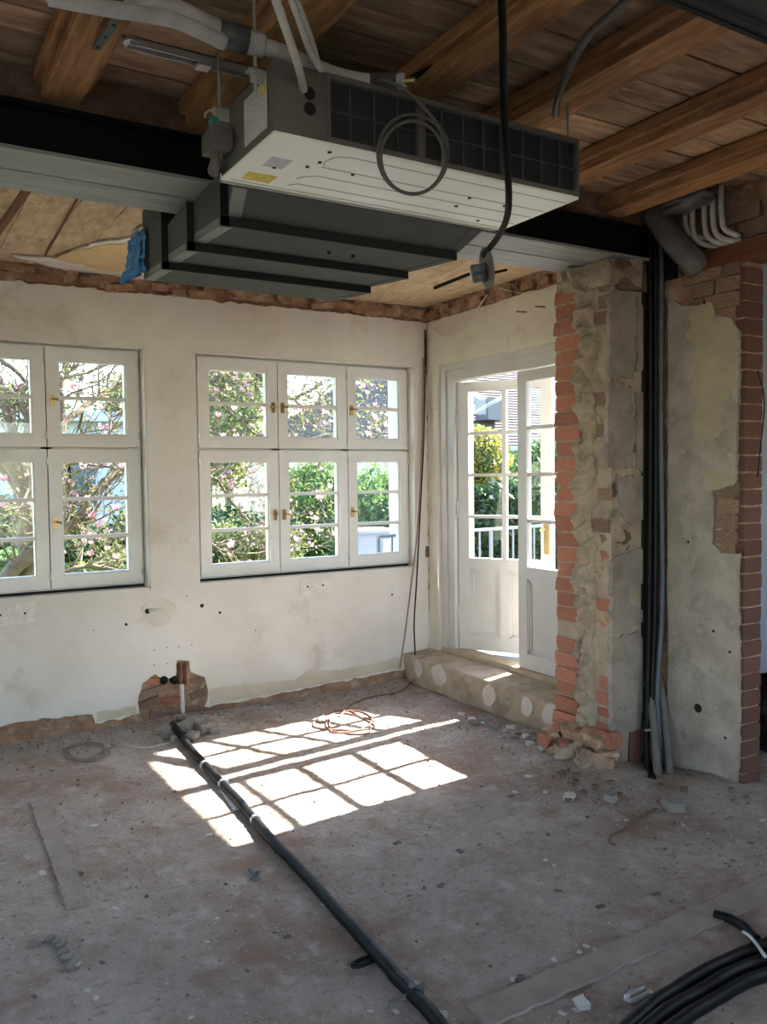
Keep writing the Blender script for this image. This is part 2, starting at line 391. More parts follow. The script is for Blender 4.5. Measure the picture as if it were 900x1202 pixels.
# ------------------------------------------------------------------ window wall
OPN = [(-1.98, -.36, .825, 2.30), (-.215, 1.42, .825, 2.30), (1.725, 3.368, .825, 2.30)]
core = plate('wall_back', [rect(-3.2, 3.80, -.08, 2.95)]+[rect(*o) for o in OPN], (0, 5.48, 0), (1,0,0), (0,0,1), .34, 'masonry')
tag(core, 'white plastered window wall with torn brown brick at foot and top', kind='structure')
bp = [(0,853),(20,848),(50,844),(83,841),(108,839),(112,849),(140,844),(163,838),(162,817),(167,803),(182,792),(196,797),(206,793),(208,776),(222,776),(224,787),(240,795),(246,815),(240,829),(300,820),(360,808),(420,796),(470,786),(498,780)]
low = [at(x, y, 'y', YB) for x, y in bp]
outl = [(-3.2, .10), (low[0].x-.4, .11)]+[(p.x, p.z) for p in low]+[(3.474, .16), (3.474, 2.615), (-3.2, 2.615)]
plate('plaster_coat', [rag(outl, .012, .03, 16)]+[rect(*o) for o in OPN], (0, 5.14, 0), (1,0,0), (0,0,1), .02, 'plaster', core)
for (a, b, c, d) in OPN:
    for bx in ((a, a+.008, 5.122, 5.48, c, d), (b-.012, b, 5.122, 5.48, c, d), (a, b, 5.122, 5.48, d-.012, d), (a, b, 5.122, 5.48, c-.004, c+.012)):
        MB().box(*bx).build('reveal', 'plaster', core)
# rough brown lumps along the foot and the top of the wall
def lumps(n, fx, y, fz, sx, sz, mm, par, seed=1):
    rr = random.Random(seed); ms = block_set(mm, .16, 4, seed)
    for i in range(n):
        x = fx(rr); z = fz(rr, x)
        inst('masonry_lump', rr.choice(ms), par, (x, y+rr.uniform(-.004, .012), z), (rr.uniform(*sx), .04, rr.uniform(*sz)), (rr.uniform(-.2, .2), rr.uniform(-.15, .15), rr.uniform(-.1, .1)))
lumps(70, lambda r: r.uniform(.4, 3.35), 5.150, lambda r, x: r.uniform(.02, .085), (.06, .16), (.03, .06), 'masonry', core, 3)
lumps(60, lambda r: r.uniform(.3, 3.42), 5.125, lambda r, x: r.uniform(2.632, 2.705), (.06, .20), (.03, .06), 'masonry', core, 8)
# exposed pocket: bricks, rusty pipes, black pipe ends
bk = block_set('brick', .05); bkp = block_set('brick_pale', .05); bkd = block_set('brick_dark', .05)
def wp(px, py, y=YB): return at(px, py, 'y', y)
for px, py, w_, h_, s_ in ((178,800,.10,.05,0),(180,812,.16,.06,1),(176,825,.13,.06,2),(200,822,.13,.06,0),(190,836,.15,.05,1),(232,800,.09,.05,3),(232,816,.10,.07,1),(226,832,.10,.06,2)):
    p = wp(px, py); inst('brick', (bkp if s_ else bk)[s_], core, (p.x, 5.145, p.z), (w_, .05, h_*R.uniform(.6, .95)), (R.uniform(-.2, .2), R.uniform(-.25, .25), R.uniform(-.3, .3)))
for px in (210, 217):
    MB().tube([wp(px, 778, 5.13), wp(px, 803, 5.13)], .011, 8).build('rusty_pipe', 'rust', core, True)
MB().tube([wp(213, 803, 5.128), wp(215, 846, 5.128)], .014, 6).build('mortar_seam', 'white_gyp', core)
for px in (191, 203.5):
    p = wp(px, 797.5, 5.14); m = MB().tube([p, p+Vector((0, -.028, 0))], .026, 14); m.build('pipe_stub', 'rubber', core, True)
# nail holes, patches and plates on the plaster
for px, py, r_ in ((237,711,.013),(258,719,.009),(148,733,.009),(181,763,.004),(196,760,.004),(210,759,.004),(225,757,.004),(181,781,.004),(196,779,.004),(219,700,.004),(460,698,.008),(300,740,.005),(110,740,.004)):
    p = wp(px, py); MB().disc((p.x, p.y+.002, p.z), (0,-1,0), r_, .0028, 10).build('nail_hole', 'hole', core)
mat('old_paint', (200, 186, 164), (190, 174, 150), .9, scale=5, bump=.3, world=True)
for pl in (((246,808),(300,802),(345,798),(362,787),(400,786),(450,776),(492,768),(492,779),(420,794),(300,818),(247,827)), ((113,836),(140,832),(160,828),(160,837),(114,847))):
    plate('old_paint', [rag([(q.x, q.z) for q in (wp(*v) for v in pl)], .006, .02, 20, 5)], (0, YB+.001, 0), (1,0,0), (0,0,1), .003, 'old_paint', core)
p = wp(187, 719)
patch = plate('mortar_patch', [rag([(p.x+.105*math.cos(a)*(1+.1*math.sin(3*a)), p.z+.085*math.sin(a)) for a in [i*PI/8 for i in range(16)]], .012, .02, 30)], (0, YB+.001, 0), (1,0,0), (0,0,1),   .005, 'plaster_door', core)
MB().tube([wp(174, 717, YB-.006), wp(199, 714, YB-.006)], .009, 8).build('pipe_stub', 'conduit', core, True)
MB().disc(wp(173, 717.5, YB-.004), (0,-1,0), .016, .006, 10).build('nail_hole', 'hole', core)
for (a, b, c, d), dots in (((352,388,678,697), ((360,688),(378,686))), ((-18,42,708,734), ((0,722),(29,719)))):
    q0 = wp(a, (c+d)/2); q1 = wp(b, (c+d)/2); h = abs(wp(b, c).z-wp(b, d).z)*.46
    zc = (q0.z+q1.z)/2
    pt = thing('fixing_plate', (q0.x*.5+q1.x*.5, YB-.006, zc-h), 'small white fixing plate with two screws on plaster below the %s' % ('corner window' if a > 0 else 'magnolia window'), 'plate')
    MB().box(q0.x, q1.x, YB-.010, YB, zc-h, zc+h).build('plate', 'white_gyp', pt)
    for dx, dy in dots:
        s = wp(dx, dy); MB().disc((s.x, YB-.010, zc), (0,-1,0), .007, .003, 8).build('screw', 'hole', pt)

# ------------------------------------------------------------------ windows
def sash(par, xa, xb, za, zb, rows, handles, y0=5.195):
    g = .003; st = .068; y1 = y0+.055
    xa += g; xb -= g; za += g; zb -= g
    m = MB(); gx0, gx1, gz0, gz1 = xa+st, xb-st, za+st*1.02, zb-st
    m.box(xa, gx0, y0, y1, za, zb).box(gx1, xb, y0, y1, za, zb).box(gx0, gx1, y0, y1, za, gz0).box(gx0, gx1, y0, y1, gz1, zb)
    # glazing rebate step
    e = .010; yy = y0+.012
    m.box(gx0, gx0+e, yy, y1, gz0, gz1).box(gx1-e, gx1, yy, y1, gz0, gz1).box(gx0+e, gx1-e, yy, y1, gz0, gz0+e).box(gx0+e, gx1-e, yy, y1, gz1-e, gz1)
    s = m.build('sash', 'paint_white', par)
    for k in range(1, rows):
        z = gz0+(gz1-gz0)*k/rows
        MB().box(gx0+e, gx1-e, y0+.014, y1-.004, z-.011, z+.011).build('glazing_bar', 'paint_white', s)
    for k in range(rows):
        z0 = gz0+(gz1-gz0)*k/rows+.009; z1 = gz0+(gz1-gz0)*(k+1)/rows-.009
        MB().box(gx0+.006, gx1-.006, y0+.030, y0+.034, z0, z1).build('pane', 'glass', s)
    for side in handles:
        hx = xa+st*.45 if side == 'L' else xb-st*.45; hz = za+(zb-za)*.47
        m = MB().box(hx-.012, hx+.012, y0-.006, y0, hz-.035, hz+.035).tube([(hx, y0-.005, hz+.008), (hx, y0-.032, hz+.008)], .008, 8)
        m.tube([(hx, y0-.03, hz+.008), (hx+(.028 if side == 'L' else -.028), y0-.034, hz+.004), (hx+(.03 if side == 'L' else -.03), y0-.034, hz-.006)], .007, 8)
        m.build('handle', 'brass', s)
    for z in (za+.07, zb-.07):
        hx = xb+.001 if handles == 'L' else xa-.001
        MB().tube([(hx, y0-.004, z-.022), (hx, y0-.004, z+.022)], .006, 8).build('hinge', 'galv', s)
    return s
def window(name, o, xs, zs, hd, label):
    a, b, c, d = o; ex = thing(name, ((a+b)/2, 5.20, c), label, None, kind='structure')
    y0, y1 = 5.225, 5.30
    m = MB().box(a+.009, xs[0]+.02, y0, y1, c+.013, d-.013).box(xs[-1]-.02, b-.013, y0, y1, c+.013, d-.013)
    m.box(xs[0]+.02, xs[-1]-.02, y0, y1, c+.013, zs[0]+.02).box(xs[0]+.02, xs[-1]-.02, y0, y1, zs[2]-.02, d-.013)
    m.box(xs[0]+.02, xs[-1]-.02, y0+.01, y1, zs[1]-.03, zs[1]+.03)
    for x in xs[1:-1]: m.box(x-.03, x+.03, y0+.01, y1, zs[0]+.02, zs[2]-.02)
    m.build('window_frame', 'paint_white', ex)
    MB().box(xs[0]-.02, xs[-1]+.01, y0-.03, y0, c+.030, zs[0]-.004).build('window_board', 'paint_white', ex)
    MB().box(a+.012, b-.014, y0-.012, y0, c+.0125, c+.030).build('sill_gap', 'hole', ex)
    for i in range(len(xs)-1):
        sash(ex, xs[i], xs[i+1], zs[0], zs[1]-.004, 3, hd[i]); sash(ex, xs[i], xs[i+1], zs[1]+.004, zs[2], 2, hd[i])
    return ex
window('window_1', OPN[1], (-.195, .335, .858, 1.392), (.862, 1.686, 2.274), ('R', 'L', 'L'), 'white casement window with magnolia trunk outside')
window('window_2', OPN[2], (1.765, 2.318, 2.846, 3.352), (.862, 1.686, 2.274), ('R', 'L', 'L'), 'white six-sash window beside the corner and the door')
window('window_3', OPN[0], (-1.96, -1.42, -.90, -.378), (.862, 1.686, 2.274), ('R', 'L', 'L'), 'white casement window on the far side of the magnolia window')

# ------------------------------------------------------------------ door wall
DO = (3.31, 5.005, .215, 2.292)          # opening: y0, y1, z0, z1
dw = plate('wall_right', [rect(-5.12, -2.99, -.08, 2.95), rect(-DO[1], -DO[0], DO[2], DO[3])], (3.80, 0, 0), (0,-1,0), (0,0,1), .305, 'masonry')
tag(dw, 'white plastered wall around the garden door', kind='structure')
plate('plaster_coat', [rag([(-5.119, .2), (-3.30, .2), (-3.30, 2.625), (-5.119, 2.61)], .006, .04, 12, 4), rect(-DO[1], -DO[0], DO[2]-.05, DO[3])], (3.495, 0, 0), (0,-1,0), (0,0,1), .02, 'plaster_door', dw)
for bx in ((3.478, 3.80, DO[1]-.008, DO[1], DO[2], DO[3]), (3.478, 3.80, DO[0], DO[0]+.008, DO[2], DO[3]), (3.478, 3.80, DO[0], DO[1], DO[3]-.008, DO[3])):
    MB().box(*bx).build('reveal', 'plaster_door', dw)
def lumpsx(n, x, fy, fz, sy, sz, mm, par, seed):
    rr = random.Random(seed); ms = block_set(mm, .16, 4, seed)
    for i in range(n):
        y = fy(rr); inst('masonry_lump', rr.choice(ms), par, (x+rr.uniform(-.004, .01), y, fz(rr)), (.04, rr.uniform(*sy), rr.uniform(*sz)), (rr.uniform(-.15, .15), rr.uniform(-.1, .1), 0))
lumpsx(44, XD+.006, lambda r: r.uniform(3.36, 5.1), lambda r: r.uniform(2.64, 2.715), (.05, .16), (.03, .06), 'masonry', dw, 21)
for px, py in ((612,366),(634,360)):
    p = at(px, py, 'x', XD); inst('brick', bkp[0], dw, (XD+.008, p.y, p.z), (.02, .10, .012), (.2, 0, 0))
# corner chase
MB().box(3.452, 3.470, 5.112, 5.121, 2.30, 2.56).build('cable_chase', 'masonry_dark', core)
MB().box(3.446, 3.470, 5.110, 5.121, .9, .98).build('cable_chase', 'masonry_dark', core)

# step in front of the door
st = thing('door_step', (3.36, 4.2, 0), 'rough concrete step with pale plaster dabs below the garden door', 'step')
def stepfn(u, v):
    # profile: front up, then top back
    y = 3.30+(5.119-3.30)*u
    if v < .45:
        t = v/.45; x = 3.262-.022*t; z = -.01+.217*t
    else:
        t = (v-.45)/.55; x = 3.240+.254*t; z = .207+.016*t
    r_ = .006 if .02 < v < .98 else 0
    return Vector((x+r_*nz(y*6, z*8, x*8), y, z+r_*nz(y*5, x*9, 3)*(1 if v >= .45 else .3)))
MB().grid(stepfn, 70, 22, True).box(3.30, 3.49, 3.305, 5.115, 0, .19).build('step_body', 'concrete', st, True)
for px, py, a, b in ((492,780,.045,.075),(516,792,.085,.085),(575,816,.065,.08),(619.5,829,.055,.07),(650,841,.085,.09)):
    p = at(px, py, 'x', 3.25); p.z = max(.09, min(p.z, .14))
    lp = rag([(-(p.y+a*math.cos(t)*(1+.12*math.sin(2*t+px))), p.z+b*.85*math.sin(t)) for t in [i*PI/8 for i in range(16)]], .006, .02, 30)
    plate('plaster_dab', [lp], (3.253, 0, 0), (0,-1,0), (.0, 0, 1), .014, 'dab', st)

# door
dr = thing('door_1', (3.53, 4.1, .225), 'white half-glazed double garden door, one leaf standing ajar', None, kind='structure')
m = MB().box(3.515, 3.59, 4.855, 4.996, .225, 2.283).box(3.515, 3.59, 3.319, 3.345, .225, 2.283).box(3.515, 3.59, 3.345, 4.855, 2.165, 2.283)
m.box(3.500, 3.515, 4.93, 4.996, .225, 2.283).box(3.500, 3.515, 3.345, 4.93, 2.24, 2.283)
m.build('door_frame', 'door_white', dr)
MB().box(3.495, 3.62, 3.32, 4.996, .216, .255).build('threshold', 'sill_wood', dr)
MB().box(3.62, 3.81, 3.32, 4.996, .19, .235).build('outer_sill', 'house_white', dr)
def leaf(W, hand, loc, rot, handle):
    """leaf in its own frame: x along the width from the hinge, y through the thickness, z up from its foot"""
    H = 1.895; st_ = .082; th = .042; gz0, gz1 = .655, 1.815
    mx = W/2
    m = MB().box(0, st_, 0, th, 0, H).box(W-st_, W, 0, th, 0, H).box(st_, W-st_, 0, th, 0, .10).box(st_, W-st_, 0, th, gz1+.012, H).box(st_, W-st_, 0, th, .575, gz0)
    m.box(mx-.035, mx+.035, 0, th, .10, .575)
    o = m.build('door_leaf', 'door_white', dr, local=True, base=(0, 0, 0))
    o.location = Vector(loc)-WL[dr.name]; o.rotation_euler = (0, 0, rot); WL[o.name] = Vector((0, 0, 0))
    MB().box(mx-.016, mx+.016, .004, th-.004, gz0, gz1+.012).build('mullion', 'door_white', o, local=True)
    for k in (1, 2, 3):
        z = gz0+(gz1+.012-gz0)*k/4
        for a, b in ((st_, mx-.016), (mx+.016, W-st_)): MB().box(a, b, .006, th-.006, z-.011, z+.011).build('glazing_bar', 'door_white', o, local=True)
    for a, b in ((st_, mx-.016), (mx+.016, W-st_)):
        for k in range(4):
            z0 = gz0+(gz1+.012-gz0)*k/4+.008; z1 = gz0+(gz1+.012-gz0)*(k+1)/4-.008
            MB().box(a-.004, b+.004, th/2-.002, th/2+.002, z0, z1).build('pane', 'glass', o, local=True)
    for a, b in ((st_, mx-.035), (mx+.035, W-st_)):
        m = MB().box(a, b, .018, th-.018, .10, .575)
        for e, yy in ((.0, .005), (.014, .011)):
            w_ = .014
            m.box(a+e, a+e+w_, yy, th-yy, .10+e, .575-e).box(b-e-w_, b-e, yy, th-yy, .10+e, .575-e).box(a+e, b-e, yy, th-yy, .10+e, .10+e+w_).box(a+e, b-e, yy, th-yy, .575-e-w_, .575-e)
        m.build('panel', 'door_white', o, local=True)
    for z in (.25, 1.0, 1.65): MB().tube([(-.004, -.002, z-.05), (-.004, -.002, z+.05)], .008, 8).build('hinge', 'galv', o, local=True)
    if handle:
        hx = W-st_/2
        for s_, yy in ((-1, 0), (1, th)):
            m = MB().box(hx-.019, hx+.019, yy if s_ > 0 else yy-.004, yy+.004 if s_ > 0 else yy, .70, .93)
            m.tube([(hx, yy, .87), (hx, yy+s_*.045, .87)], .009, 8).tube([(hx, yy+s_*.045, .87), (hx-.03, yy+s_*.05, .868)], .009, 8)
            m.build('door_handle', 'brass', o, local=True)
    return o
# ajar leaf swings out towards the terrace; closed leaf stays in the frame
th_ = math.radians(30)
leaf(.69, 'L', (3.545, 4.845, .258), -(PI/2-th_), True)
leaf(.815, 'R', (3.560, 3.347, .258), PI/2, False)

# ------------------------------------------------------------------ torn wall pier
pier = MB().box(3.104, 3.52, 2.968, 3.352, -.02, 2.548).build('wall_pier', 'mortar')
tag(pier, 'torn end of a brick wall carrying the steel beam', kind='structure')
rr = random.Random(5)
for k in range(31):
    z = .045+.0792*k
    if rr.random() < .06 and k > 3: continue
    y0 = 3.165+rr.uniform(-.03, .035); y1 = 3.360+rr.uniform(-.006, .004); x0 = 3.095+rr.uniform(-.004, .006)
    if k < 4: x0 -= .02*(4-k)/2
    inst('brick', rr.choice(bk), pier, ((x0+3.26)/2, (y0+y1)/2, z), (3.26-x0, y1-y0, .071), (rr.uniform(-.02, .02), 0, rr.uniform(-.02, .02)))
for k in range(31):
    z = .05+.0792*k
    if 17 < k < 20 or rr.random() < .12: continue
    set_ = bk if k < 14 else bkp
    y0 = 2.974; y1 = 3.075+rr.uniform(-.03, .03); x0 = 3.098+rr.uniform(-.004, .012)
    inst('brick', rr.choice(set_), pier, ((x0+3.22)/2, (y0+y1)/2, z), (3.22-x0, y1-y0, .067), (rr.uniform(-.02, .02), 0, rr.uniform(-.03, .03)))
def mort(u, v):
    y = 3.212-.128*u; z = .02+2.52*v
    y += .05*nz(v*16, 1.3)+(.03*nz(v*40, 4) if 0 < u < 1 else .02*nz(v*33, 7+u))
    e = math.sin(PI*min(max(u, 0), 1))**.6
    d = .040+.06*nz(y*9, z*6, 2)+.06*nz(y*18, z*15, 5)+.032*nz(y*40, z*36, 8)+.03*math.exp(-z/.25)
    return Vector((3.118-max(-.02, d)*e-(.012 if 0 < u < 1 else 0), y, z))
MB().grid(mort, 26, 300).build('mortar_mass', 'mortar', pier, True)
# foot flare
def foot(u, v):
    a = -.15+u*(PI/2+.3); h = v
    r_ = (.21-.13*h)*(1+.25*nz(u*6, v*4, 3)); c = Vector((3.13, 3.0, 0))
    return Vector((3.14-r_*math.cos(a)*.75, 3.18-(.12+r_)*math.sin(a)*1.05+.02*nz(u*9, v*8, 1), -.01+.30*h*(1+.3*nz(u*5, 2))))
def side(u, v):
    x = 3.11+.235*u; z = .0+2.545*v
    return Vector((x, 2.985-.012*(1+nz(x*12, z*9, 2))-.008*nz(x*30, z*30, 4), z))
MB().grid(side, 14, 130).build('mortar_face', 'masonry_dark', pier, True)
def z1(x, y): return (640+x/3.338, 280+y/3.338)
def z2(x, y): return (640+x/3.338, 600+y/3.338)
def slab(pxs, y, mm, par, nm='plaster_slab', amp=.011):
    lp = [at(*q, 'y', y) for q in pxs]; return plate(nm, [rag([(p.x, p.z) for p in lp], amp, .02, 25)], (0, y+.022, 0), (1,0,0), (0,0,1), .024, mm, par)
for pl in ([z1(*q) for q in ((255,205),(352,210),(350,430),(343,545),(250,538))], [z1(*q) for q in ((362,225),(395,290),(402,400),(378,520),(357,520))],
           [z1(*q) for q in ((247,575),(340,575),(344,900),(241,900))], [z1(*q) for q in ((357,600),(386,600),(386,920),(357,900))],
           [z1(*q) for q in ((280,930),(395,930),(402,1090),(345,1125),(300,1090))],
           [z2(*q) for q in ((262,190),(372,140),(392,200),(388,280),(328,300),(332,362),(392,390),(392,430),(300,480),(262,480))],
           [z2(*q) for q in ((262,500),(375,470),(388,600),(392,660),(372,850),(350,1000),(292,1035),(270,900),(256,840))]):
    slab(pl, 2.958, 'plaster_grey', pier)
# head of the pier under the beam
inst('masonry_lump', block_set('mortar', .18, 1, 31)[0], pier, (3.17, 3.10, 2.485), (.20, .36, .13))
inst('masonry_lump', block_set('masonry_dark', .18, 1, 33)[0], pier, (3.25, 2.99, 2.475), (.26, .09, .14))
inst('masonry_lump', block_set('brick_dark', .18, 1, 35)[0], pier, (3.30, 3.0, .10), (.18, .12, .2))

fl_m = block_set('masonry', .2, 3, 61)+block_set('mortar', .2, 2, 67)+block_set('brick', .14, 2, 71)
for i in range(30):
    y = rr.uniform(2.94, 3.36); h = rr.random()**1.6*.16; x = 3.105-(.12-.5*h)*rr.random()
    inst('masonry_lump', rr.choice(fl_m), pier, (x, y, .05+h*.8), (rr.uniform(.06, .12), rr.uniform(.07, .14), rr.uniform(.04, .08)), (rr.uniform(-.4, .4), rr.uniform(-.4, .4), rr.uniform(0, 3)))
# wall beyond the pipe chase, with a brick end
w2 = MB().box(3.425, 3.545, 2.458, 2.98, -.02, 2.46).box(3.45, 3.60, 2.90, 2.99, -.02, 2.9).build('wall_stub', 'masonry')
tag(w2, 'plastered wall stub with a bare brick end beside the black pipes', kind='structure')
ol = [z1(*q) for q in ((482,235),(530,262),(560,270),(650,250),(668,303),(732,312),(757,365),(757,545),(752,700),(742,962),(652,992),(660,1100),(652,1195))]
ol += [z2(*q) for q in ((660,130),(690,165),(757,165),(753,260),(757,990),(742,1085),(690,1070),(560,1030),(468,990),(468,860),(484,640),(478,300),(480,0))]
lp = [at(*q, 'x', 3.402) for q in ol]
plate('plaster_coat', [rag([(-p.y, p.z) for p in lp], .006, .02, 25)], (3.426, 0, 0), (0,-1,0), (0,0,1), .026, 'plaster_old', w2)
mat('stain', (164, 150, 124), (150, 137, 116), .9, scale=6, bump=.3, bscale=22, world=True)
for pl in (((575,270),(655,260),(668,310),(730,320),(750,370),(750,540),(720,600),(690,660),(690,790),(590,800),(575,640),(590,480),(560,380)), ((620,905),(690,900),(735,945),(735,960),(650,985))):
    lp = [at(*z1(*q), 'x', 3.40) for q in pl]; plate('plaster_stain', [rag([(-p.y, p.z) for p in lp], .030, .012, 16, 3)], (3.401, 0, 0), (0,-1,0), (0,0,1), .002, 'stain', w2)
p = at(*z2(598, 772), 'x', 3.40); MB().disc((3.401, p.y, p.z), (-1,0,0), .022, .003, 14).build('pipe_hole', 'hole', w2)
for q in ((658,470),(722,552),(705,888),(560,120)):
    p = at(*z2(*q), 'x', 3.40); MB().disc((3.401, p.y, p.z), (-1,0,0), .007, .003, 8).build('nail_hole', 'hole', w2)
for k in range(31):
    z = .045+.0785*k
    inst('brick', rr.choice(bkd), w2, (3.482+rr.uniform(-.003, .003), 2.475, z), (.128, .05, .071), (0, 0, rr.uniform(-.02, .02)))
for k, (y0, y1, z) in enumerate(((2.47, 2.60, 2.37), (2.61, 2.74, 2.37), (2.47, 2.66, 2.295), (2.67, 2.76, 2.295), (2.47, 2.56, 2.44), (2.57, 2.79, 2.44))):
    inst('brick', rr.choice(bkp), w2, (3.435, (y0+y1)/2, z), (.06, y1-y0-.008, .066), (0, 0, rr.uniform(-.02, .02)))
for k in range(4):
    z = 1.19+.075*k
    inst('brick', rr.choice(bkp), w2, (3.430, 2.535+rr.uniform(-.008, .008), z), (.05, .115, .064), (0, 0, 0))
lt = MB().box(3.40, 3.56, -2.5, 2.80, 2.462, 2.545).build('timber_lintel', 'wood_lintel')
tag(lt, 'reddish brown timber lintel over the opening beside the wall stub', 'lintel')
mw2 = MB().grid(lambda u, v: Vector((3.452+.02*nz(u*40, v*5, 1)+.012*nz(u*90, v*12, 3), -2.5+5.4*u, 2.545+.30*v)), 160, 8, True).box(3.48, 3.6, -2.5, 2.95, 2.546, 2.85).build('wall_head', 'masonry', smooth=True)
tag(mw2, 'rough brown masonry above the timber lintel', kind='structure')
for k in range(14):
    inst('brick', rr.choice(bkp), mw2, (3.455, 2.62-.26*(k//2)-(.12 if k % 2 else 0), 2.60+.08*(k % 2)), (.06, .22, .07))

# ------------------------------------------------------------------ hidden sides of the room, openings added for fill light
wl = plate('wall_left', [rect(-5.5, 3.7, -.08, 2.95), rect(-2.6, -1.6, .6, 2.3), rect(-.3, .9, .6, 2.3), rect(3.4, 4.9, .5, 2.4)], (-3.2, 0, 0), (0,1,0), (0,0,1), .2, 'wall_plain')
tag(wl, 'pale plastered side wall with openings added for fill light', kind='structure')
wb = plate('wall_behind', [rect(-6.2, 3.2, -.08, 2.95), rect(.4, 2.6, .5, 2.4), rect(-2.6, -.4, .5, 2.4)], (0, -3.7, 0), (-1,0,0), (0,0,1), .2, 'wall_plain')  # both openings added and sized to let in fill light
tag(wb, 'pale plastered wall at the far end of the room', kind='structure')
ws = plate('wall_side_room', [rect(3.55, 6.2, -.08, 2.95)], (0, 3.12, 0), (1,0,0), (0,0,1), .12, 'wall_blue')
tag(ws, 'blue grey wall of the next room', kind='structure')
we = plate('wall_side_end', [rect(-3.12, 3.7, -.08, 2.95), rect(-1.3, -.3, 1.0, 2.1)], (6.2, 0, 0), (0,-1,0), (0,0,1), .15, 'wall_blue')  # unseen opening added to light the next room
tag(we, 'end wall of the next room with an opening added for light', kind='structure')

# ------------------------------------------------------------------ ceiling
cl = MB().box(-3.4, 6.3, -3.9, 3.3, 2.955, 3.10).box(-3.4, 3.81, 3.3, 5.49, 2.76, 3.10).build('ceiling', 'wood_board')
tag(cl, 'open timber ceiling with bare joists and old boards', kind='structure')
JX = [-2.52, -2.0, -1.49, -.97, -.46, .05, .56, 1.045, 1.575, 2.03, 2.585, 3.075]
for x in JX:
    wd = .13+.015*math.sin(x*7)
    MB().box(x-wd/2, x+wd/2, -3.5, 2.955, 2.74, 2.955).build('joist', 'wood_joist', cl)
    if -.6 < x:
        for s_ in (-1, 1):
            MB().box(x+s_*wd/2, x+s_*(wd/2+.028), .2, 2.93, 2.772, 2.812).build('batten', 'wood_joist', cl)
ends = [-.46]+[x for x in JX if x > -.4]+[3.46]
for a, b in zip(ends[:-1], ends[1:]):
    y = .25
    while y < 2.90:
        wd = rr.uniform(.13, .21); y1 = min(y+wd, 2.95)
        g = rr.uniform(.006, .014); t = rr.uniform(0, .008)
        m = MB().box(a+.068, b-.068 if b < 3.4 else b, y+g/2, y1-g/2, 2.814+t, 2.842+t)
        o = m.build('board', 'wood_board', cl); o.rotation_euler = (rr.uniform(-.02, .02), rr.uniform(-.004, .004), rr.uniform(-.01, .01))
        y = y1
# rubble packed on top of the beam between the joists
MB().grid(lambda u, v: Vector((-.6+4.1*u, 2.955-.05*v+.025*nz(u*60, v*4, 2), 2.70+.13*v+.012*nz(u*80, v*8, 5))), 220, 8).box(-3.2, 3.45, 2.97, 3.3, 2.712, 2.95).build('beam_packing', 'masonry_dark', cl, True)
# far ceiling: old lath boards
x = -.6
while x < 3.46:
    wd = rr.uniform(.17, .25); x1 = min(x+wd, 3.47)
    def bf(u, v, x=x, x1=x1): 
        X = x+.0015+(x1-x-.003)*u; Y = 3.30+1.83*v
        return Vector((X+(.006*nz(Y*8, x) if u in (0, 1) else 0), Y, ZC+.004*nz(X*14, Y*5, 1)+.006*nz(X*4, Y*3, 7)))
    MB().grid(bf, 6, 40, True).build('lath_board', 'lath_board', cl, True)
    x = x1
MB().box(-3.2, 3.48, 3.3, 5.15, 2.735, 2.76).build('lath_backing', 'masonry_dark', cl)
for q0, q1, wd in (((38,214),(-12,286),.035), ((92,232),(50,305),.008)):
    a = at(*q0, 'z', ZC-.006); b = at(*q1, 'z', ZC-.006); MB().bar(a, b, wd, .008).build('ceiling_crack', 'wood_lintel', cl)
def ceil_plate(nm, pxs, z, t, mm, amp):
    lp = [at(*q, 'z', z) for q in pxs]
    # faces down: U x V must point to -z
    return plate(nm, [rag([(p.x, -p.y) for p in lp], amp, .03, 12)], (0, 0, z+t), (1,0,0), (0,-1,0), t, mm, cl)
ceil_plate('torn_plaster', [(12,300),(40,303),(75,303),(95,290),(122,284),(150,282),(170,268),(188,262),(210,300),(205,335),(175,332),(130,326),(90,322),(45,308)], ZC-.016, .010, 'white_gyp', .02)
ceil_plate('plaster_sheet', [(62,304),(92,293),(122,288),(150,286),(172,272),(192,266),(210,300),(200,322),(160,320),(120,318),(96,311)], ZC-.020, .006, 'tan_sheet', .015)

# ------------------------------------------------------------------ steel beam
bmz = 2.55
sb = thing('steel_beam', (.1, 3.11, bmz), 'long dark steel beam resting on the torn brick pier', 'beam')
MB().box(-3.19, 3.40, 2.955, 3.27, bmz+.012, 2.710).build('web', 'shaded_steel', sb)
MB().box(-3.19, 3.40, 2.915, 2.955, 2.695, 2.711).build('top_flange', 'shaded_steel', sb)
MB().box(-3.19, 3.36, 2.918, 3.108, bmz, bmz+.012).build('bottom_flange', 'lit_steel', sb)
MB().box(-3.19, 3.36, 3.114, 3.312, bmz-.002, bmz+.012).build('bottom_flange', 'lit_steel', sb)

# ------------------------------------------------------------------ ducted air conditioner
ZU = 2.40; AX0, AX1, AY0, AY1, AZ1 = .922, 2.005, 2.06, 2.462, 2.592
ac = thing('air_conditioner', (1.46, 2.26, ZU), 'slim ducted air conditioner with white underside and dark filter face hung below the joists', 'air conditioner')
MB().box(AX0+.002, AX1-.002, AY0+.03, AY1-.002, ZU+.008, AZ1-.004).build('casing', 'ac_grey', ac)
